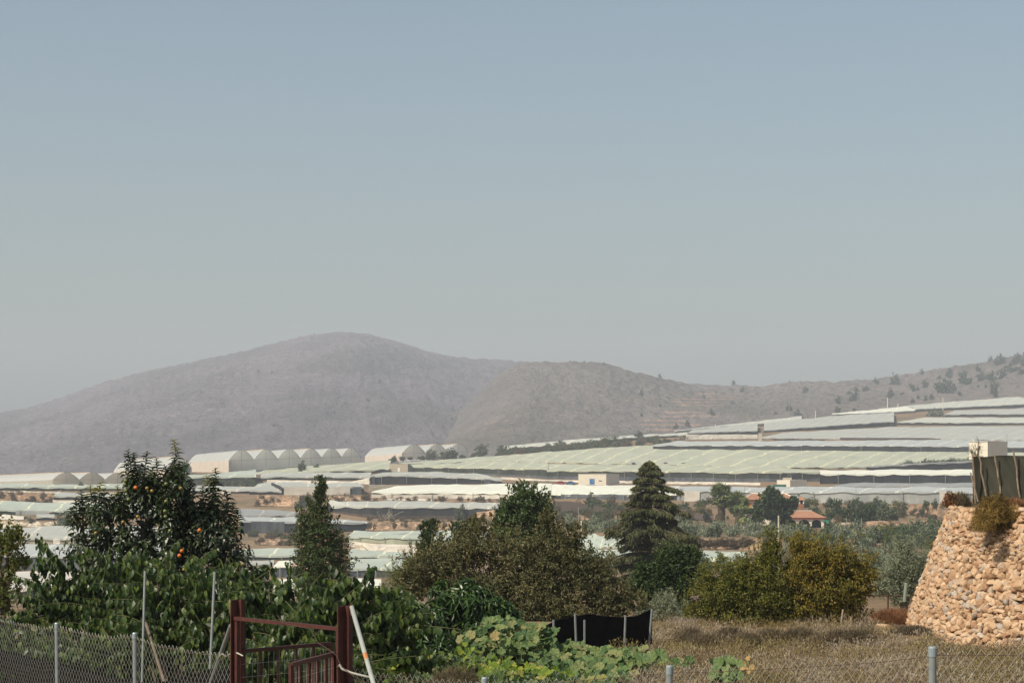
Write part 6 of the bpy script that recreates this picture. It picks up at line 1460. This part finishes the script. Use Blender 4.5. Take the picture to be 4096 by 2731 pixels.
    h = .75; zc = z3(499.5); MB().add([[cx-h,Y3-h,zc],[cx+h,Y3-h,zc],[cx+h,Y3+h,zc],[cx-h,Y3+h,zc],[cx,Y3,z3(495)]], [[0,3,2,1]], [[0,1,4],[1,2,4],[2,3,4],[3,0,4]]).build('cap', M['tile'], r3)
    # white garden wall by the terrace
    a, b_ = W(757.5, 524, 408), W(762, 524, 408); g_ = quadbox([a[:2], b_[:2], b_[:2] + [0, .3], a[:2] + [0, .3]], a[2] - .8, (HR - 519) / F * 408).build('garden_wall', M['white_paint']); tag(g_, 'short white garden wall under the big dark tree', 'wall')
villa()

# stone and earth banks
def bank(label, top, bot, mat, name='stone_bank', cat='bank', dY=-1.0, depth=3.0, rough=.6, Y=None, group='stone terrace walls in the valley'):
    top, bot = sorted(top), sorted(bot); n = max(10, int((bot[-1][0] - bot[0][0]) * 1.2)); u = np.linspace(0, 1, n); bx, br = interp_pts(bot, u); tx, tr = interp_pts(top, u)
    Yb = np.array([Yof(a, b) for a, b in zip(bx, br)]) + dY if Y is None else np.full(n, float(Y)); seg = 8; v = np.linspace(0, 1, seg)[:, None]
    Yg = Yb[None] + depth * v; xx = bx + (tx - bx) * v; rw = br + (tr - br) * v; V = np.stack([(xx - CX) / F * Yg, Yg, (HR - rw) / F * Yg], -1)
    V[:, :, 1] += fbm(V[:, :, 0] / 2.5, V[:, :, 2] / 1.5, int(bx[0]), 4) * rough; V[-1, :, 2] += fbm(V[0, :, 0] / 2, 0 * V[0, :, 0], 3, 3) * rough * .4
    cap = V[-1] + [0, 6, -.3]; mb = MB().grid(V).grid(np.stack([V[-1], cap])); return tag(mb.build(name, M[mat]), label, cat, group)
def stonemat(nm, c1, c2, c3, sc=1.3):
    m, nt, b, out = newmat(nm); p = coords(nt, 'Position', (1, 1, 1.4)); vo = nt.nodes.new('ShaderNodeTexVoronoi'); vo.inputs['Scale'].default_value = sc; nt.links.new(p, vo.inputs['Vector'])
    c = ramp(nt, [(.1, c1), (.5, c2), (.9, c3)], vo.outputs['Color']); n1 = noise(nt, .25, 5, .7, p); c = mix(nt, ramp(nt, [(.44, 0), (.58, .85)], n1), c, (.13, .10, .065))
    c = mix(nt, ramp(nt, [(.35, 0), (.7, .6)], vo.outputs['Distance']), c, (.12, .08, .05)); nt.links.new(c, b.inputs['Base Color']); bump(nt, b, n1, .7, .4); b.inputs['Roughness'].default_value = .95; return m
M['terrace'] = stonemat('terrace_stones', (.34, .20, .12), (.44, .29, .185), (.52, .37, .26)); M['earthbank'] = stonemat('orange_earth_bank', (.24, .155, .095), (.32, .205, .13), (.40, .28, .19), .8)
M['cream_bank'] = stonemat('cream_stone_bank', (.50, .42, .31), (.56, .49, .38), (.62, .56, .46), 1.0)
bank('orange stone terrace wall right of the narrow black walled greenhouse', P(C2,1030,888,1500,885,2190,890), P(C2,1005,962,1500,960,2190,975), 'terrace')
bank('long stony terrace bank under the grey seamed greenhouses', P(C2,0,642,600,640,1040,650), P(C2,0,735,400,745,650,690,1040,690), 'terrace')
bank('stony bank with brown scrub left of the flowering tree', P(C2,0,1030,280,1040,370,1060), P(C2,0,1085,370,1100), 'terrace')
bank('pale cement retaining wall above the brown scrub bank', P(C1,-30,598,555,605), P(C1,-30,612,555,622), 'cream_bank')
bank('orange brown bank with scrub above the light green roof', P(C1,-30,614,480,630), P(C1,-30,690,480,708), 'earthbank')
bank('small tan bank beside the sagging sheet end', P(C2,2020,800,2200,770), P(C2,2000,880,2200,885), 'terrace')
bank('tan bank with bushes under the white skirt greenhouse', P(C2,1040,668,1640,690,2250,672), P(C2,1040,690,1640,702,2250,708), 'earthbank')
bank('stone fill below the cream draped sheet', P(C2,900,1090,1490,1100), P(C2,900,1138,1490,1165), 'cream_bank')
bank('eroded orange cliff below the long plastic greenhouse', P(E1,850,505,1000,515,1180,500,1400,510), P(E1,840,620,1400,670), 'earthbank', rough=1.6, depth=2)
bank('low stone field wall behind the orchard bushes', P(E1,430,720,640,705,1230,708,1400,712), P(E1,430,800,1400,770), 'terrace')
bank('small square stone block wall left of the field wall', P(E1,112,728,270,732), P(E1,112,800,270,800), 'cream_bank')
bank('reddish earth bank behind the cedar trunk', P(C3,400,800,560,820,1100,800), P(C3,380,880,1100,840), 'earthbank')
bank('brown earth bank above the aqua roof right of the cedar', P(C3,1560,1030,2000,1040,2300,1045), P(C3,1540,1132,2300,1150), 'earthbank')
bank('long dull plum net bank behind the olive grove', P(C3,380,690,600,700,1060,800,1850,805), P(C3,380,800,1040,845,1850,870), 'wall_brown', 'brown_net', 'net')
bank('white plastic heap beside the small bush on the left', P(C1,0,825,40,818,220,835), P(C1,0,862,220,862), 'sheet', 'plastic_heap', 'plastic', group=None)
bank('tan litter strip under the small dark greenhouse', P(C1,0,870,340,880,650,885), P(C1,0,928,650,930), 'cream_bank')
g('aqua roofed greenhouse seen between the cedar and the pole', P(C3,640,1105,1100,1120), P(C3,640,1130,1100,1140), P(C3,585,1005,1100,1022), 'roof_aqua', 'wall_dark', posts=0)
g('lower aqua roofed greenhouse left of the cedar foot', P(C3,590,1190,1100,1212), P(C3,590,1222,1100,1240), P(C3,590,1130,1100,1132), 'roof_aqua', 'wall_dark', posts=0)
g('aqua roofed greenhouse showing between the cedar and the russet trees', P(C3,1500,1180,1850,1225,2150,1228), P(C3,1500,1240,2150,1262), P(C3,1540,1130,2140,1148), 'roof_aqua', 'wall_dark', posts=0)

# cars
def car(label, px, row, mat, flip):
    Y = Yof(px, row) - 2; c = W(px, row, Y); root = empty('parked_car', c, label, 'car', 'cars parked beside the blue door shed')
    prof = [(-2.0, .35), (-2.05, .75), (-1.2, .95), (-.65, 1.42), (.75, 1.45), (1.45, .98), (2.0, .85), (2.05, .35)]
    y0, y1 = -.8, .8; V = [[c[0] + a * flip, c[1] + y, c[2] + z] for y in (y0, y1) for a, z in prof]; n = 8
    b = MB(); b.add(V, [[i, (i + 1) % n, n + (i + 1) % n, n + i] for i in range(n)], [[0, i + 1, i] for i in range(1, 7)] + [[n, n + i, n + i + 1] for i in range(1, 7)]); b.build('body', M[mat], root)
    MB().add([[c[0] + a * flip, c[1] - .83, c[2] + z] for a, z in ((-1.05, .98), (-.6, 1.36), (.7, 1.38), (1.2, 1.0))], [[0, 1, 2, 3]]).build('window', M['glass'], root)
    for dx in (-1.25, 1.25):
        a = np.array([c[0] + dx, c[1] - .86, c[2] + .33]); MB().tube(np.array([a, a + [0, .22, 0]]), .33, 12).build('wheel', M['dark_in'], root)
M['car_red'] = simple('red_car_paint', (.32, .03, .035), .05, 1, .3, .6); M['car_blue'] = simple('blue_car_paint', (.04, .13, .32), .05, 1, .3, .6)
car('small red car parked left of the blue one', 560.5, 484.2, 'car_red', 1); car('small blue car parked beside the cream shed', 570.3, 484.4, 'car_blue', 1)

# poles
def pole(name, label, px, rt, rb, Y, r0, r1, mat='concrete', arms=(), cat='pole', group=None):
    a, b_ = W(px, rb, Y), W(px, rt, Y); a[2] = min(a[2], gz(px, Y)) - .2; root = empty(name, a, label, cat, group)
    MB().tube(np.array([a, b_]), [r0, r1], 6).build('shaft', M[mat], root)
    for (r, w) in arms:
        c = W(px, r, Y); MB().box(c, (w, .12, .12)).build('crossarm', M['steel'], root)
pole('concrete_pole', 'stout concrete pole rising in front of the brown tree', 581.5, 520, 560, 150, .085, .055)
pole('concrete_pole', 'round topped concrete pole in front of the villa annex', 778.6, 515, 536, 190, .10, .085)
pole('pylon', 'faint lattice pylon with three crossarms on the hillside', 789.3, 378.5, 418, 1520, .45, .15, 'steel', [(381, 9), (385.5, 7), (393.5, 9)], 'pylon')
for px, rt, rb, Y, lab in [(898,403,410,1500,'white pole on the skyline above the ochre sheet'),(943,397,403,1500,'white pole on the skyline above the cream roof'),(887.5,397,407,1520,'thin grey pole left of the two white skyline poles'),(815.5,410,416,1450,'small white pole above the thin skyline roof'),(715.5,423,427,1300,'small pole at the edge of the farm slope')]:
    pole('white_pole', lab, px, rt, rb, Y, .28, .22, 'white_paint')
pole('metal_pole', 'thin grey pole in front of the long plastic greenhouse', 856, 486.5, 501, 480, .06, .05, 'steel')
pole('metal_pole', 'thin grey pole above the villa roof', 744.7, 486, 497, 440, .05, .04, 'steel')
pole('metal_pole', 'short thin post in the scrub behind the cedar', 578.5, 506, 513, 470, .06, .05, 'post_far')
for k, px in enumerate((832.5, 846.5, 855, 861.5)):
    pole('fence_post', 'thin pale fence post before the dark shrubs behind the annex', px, 517.5, 524.5, 400, .07, .06, 'post_far', (), 'post', 'fence posts behind the annex')
tag(MB().box(W(826, 521, 402), (1.1, .3, .7)).build('green_tarp', simple('teal_tarp', (.04, .20, .14))), 'small teal tarp beside the annex corner', 'tarp')
# roof vent boxes on the big green roof
for k, x in enumerate((1115, 1263, 1410, 1570)):
    px, row = 512 + x / 9.184, 425 + 350 / 9.184; Y = Yof(px, 464.6); tag(MB().box(W(px, row, Y - 1), (1.7, 1.2, 1.2)).build('roof_box', M['wall_blue']), 'small grey box standing on the edge of the large green roof', 'box', 'grey boxes along the green roof edge')
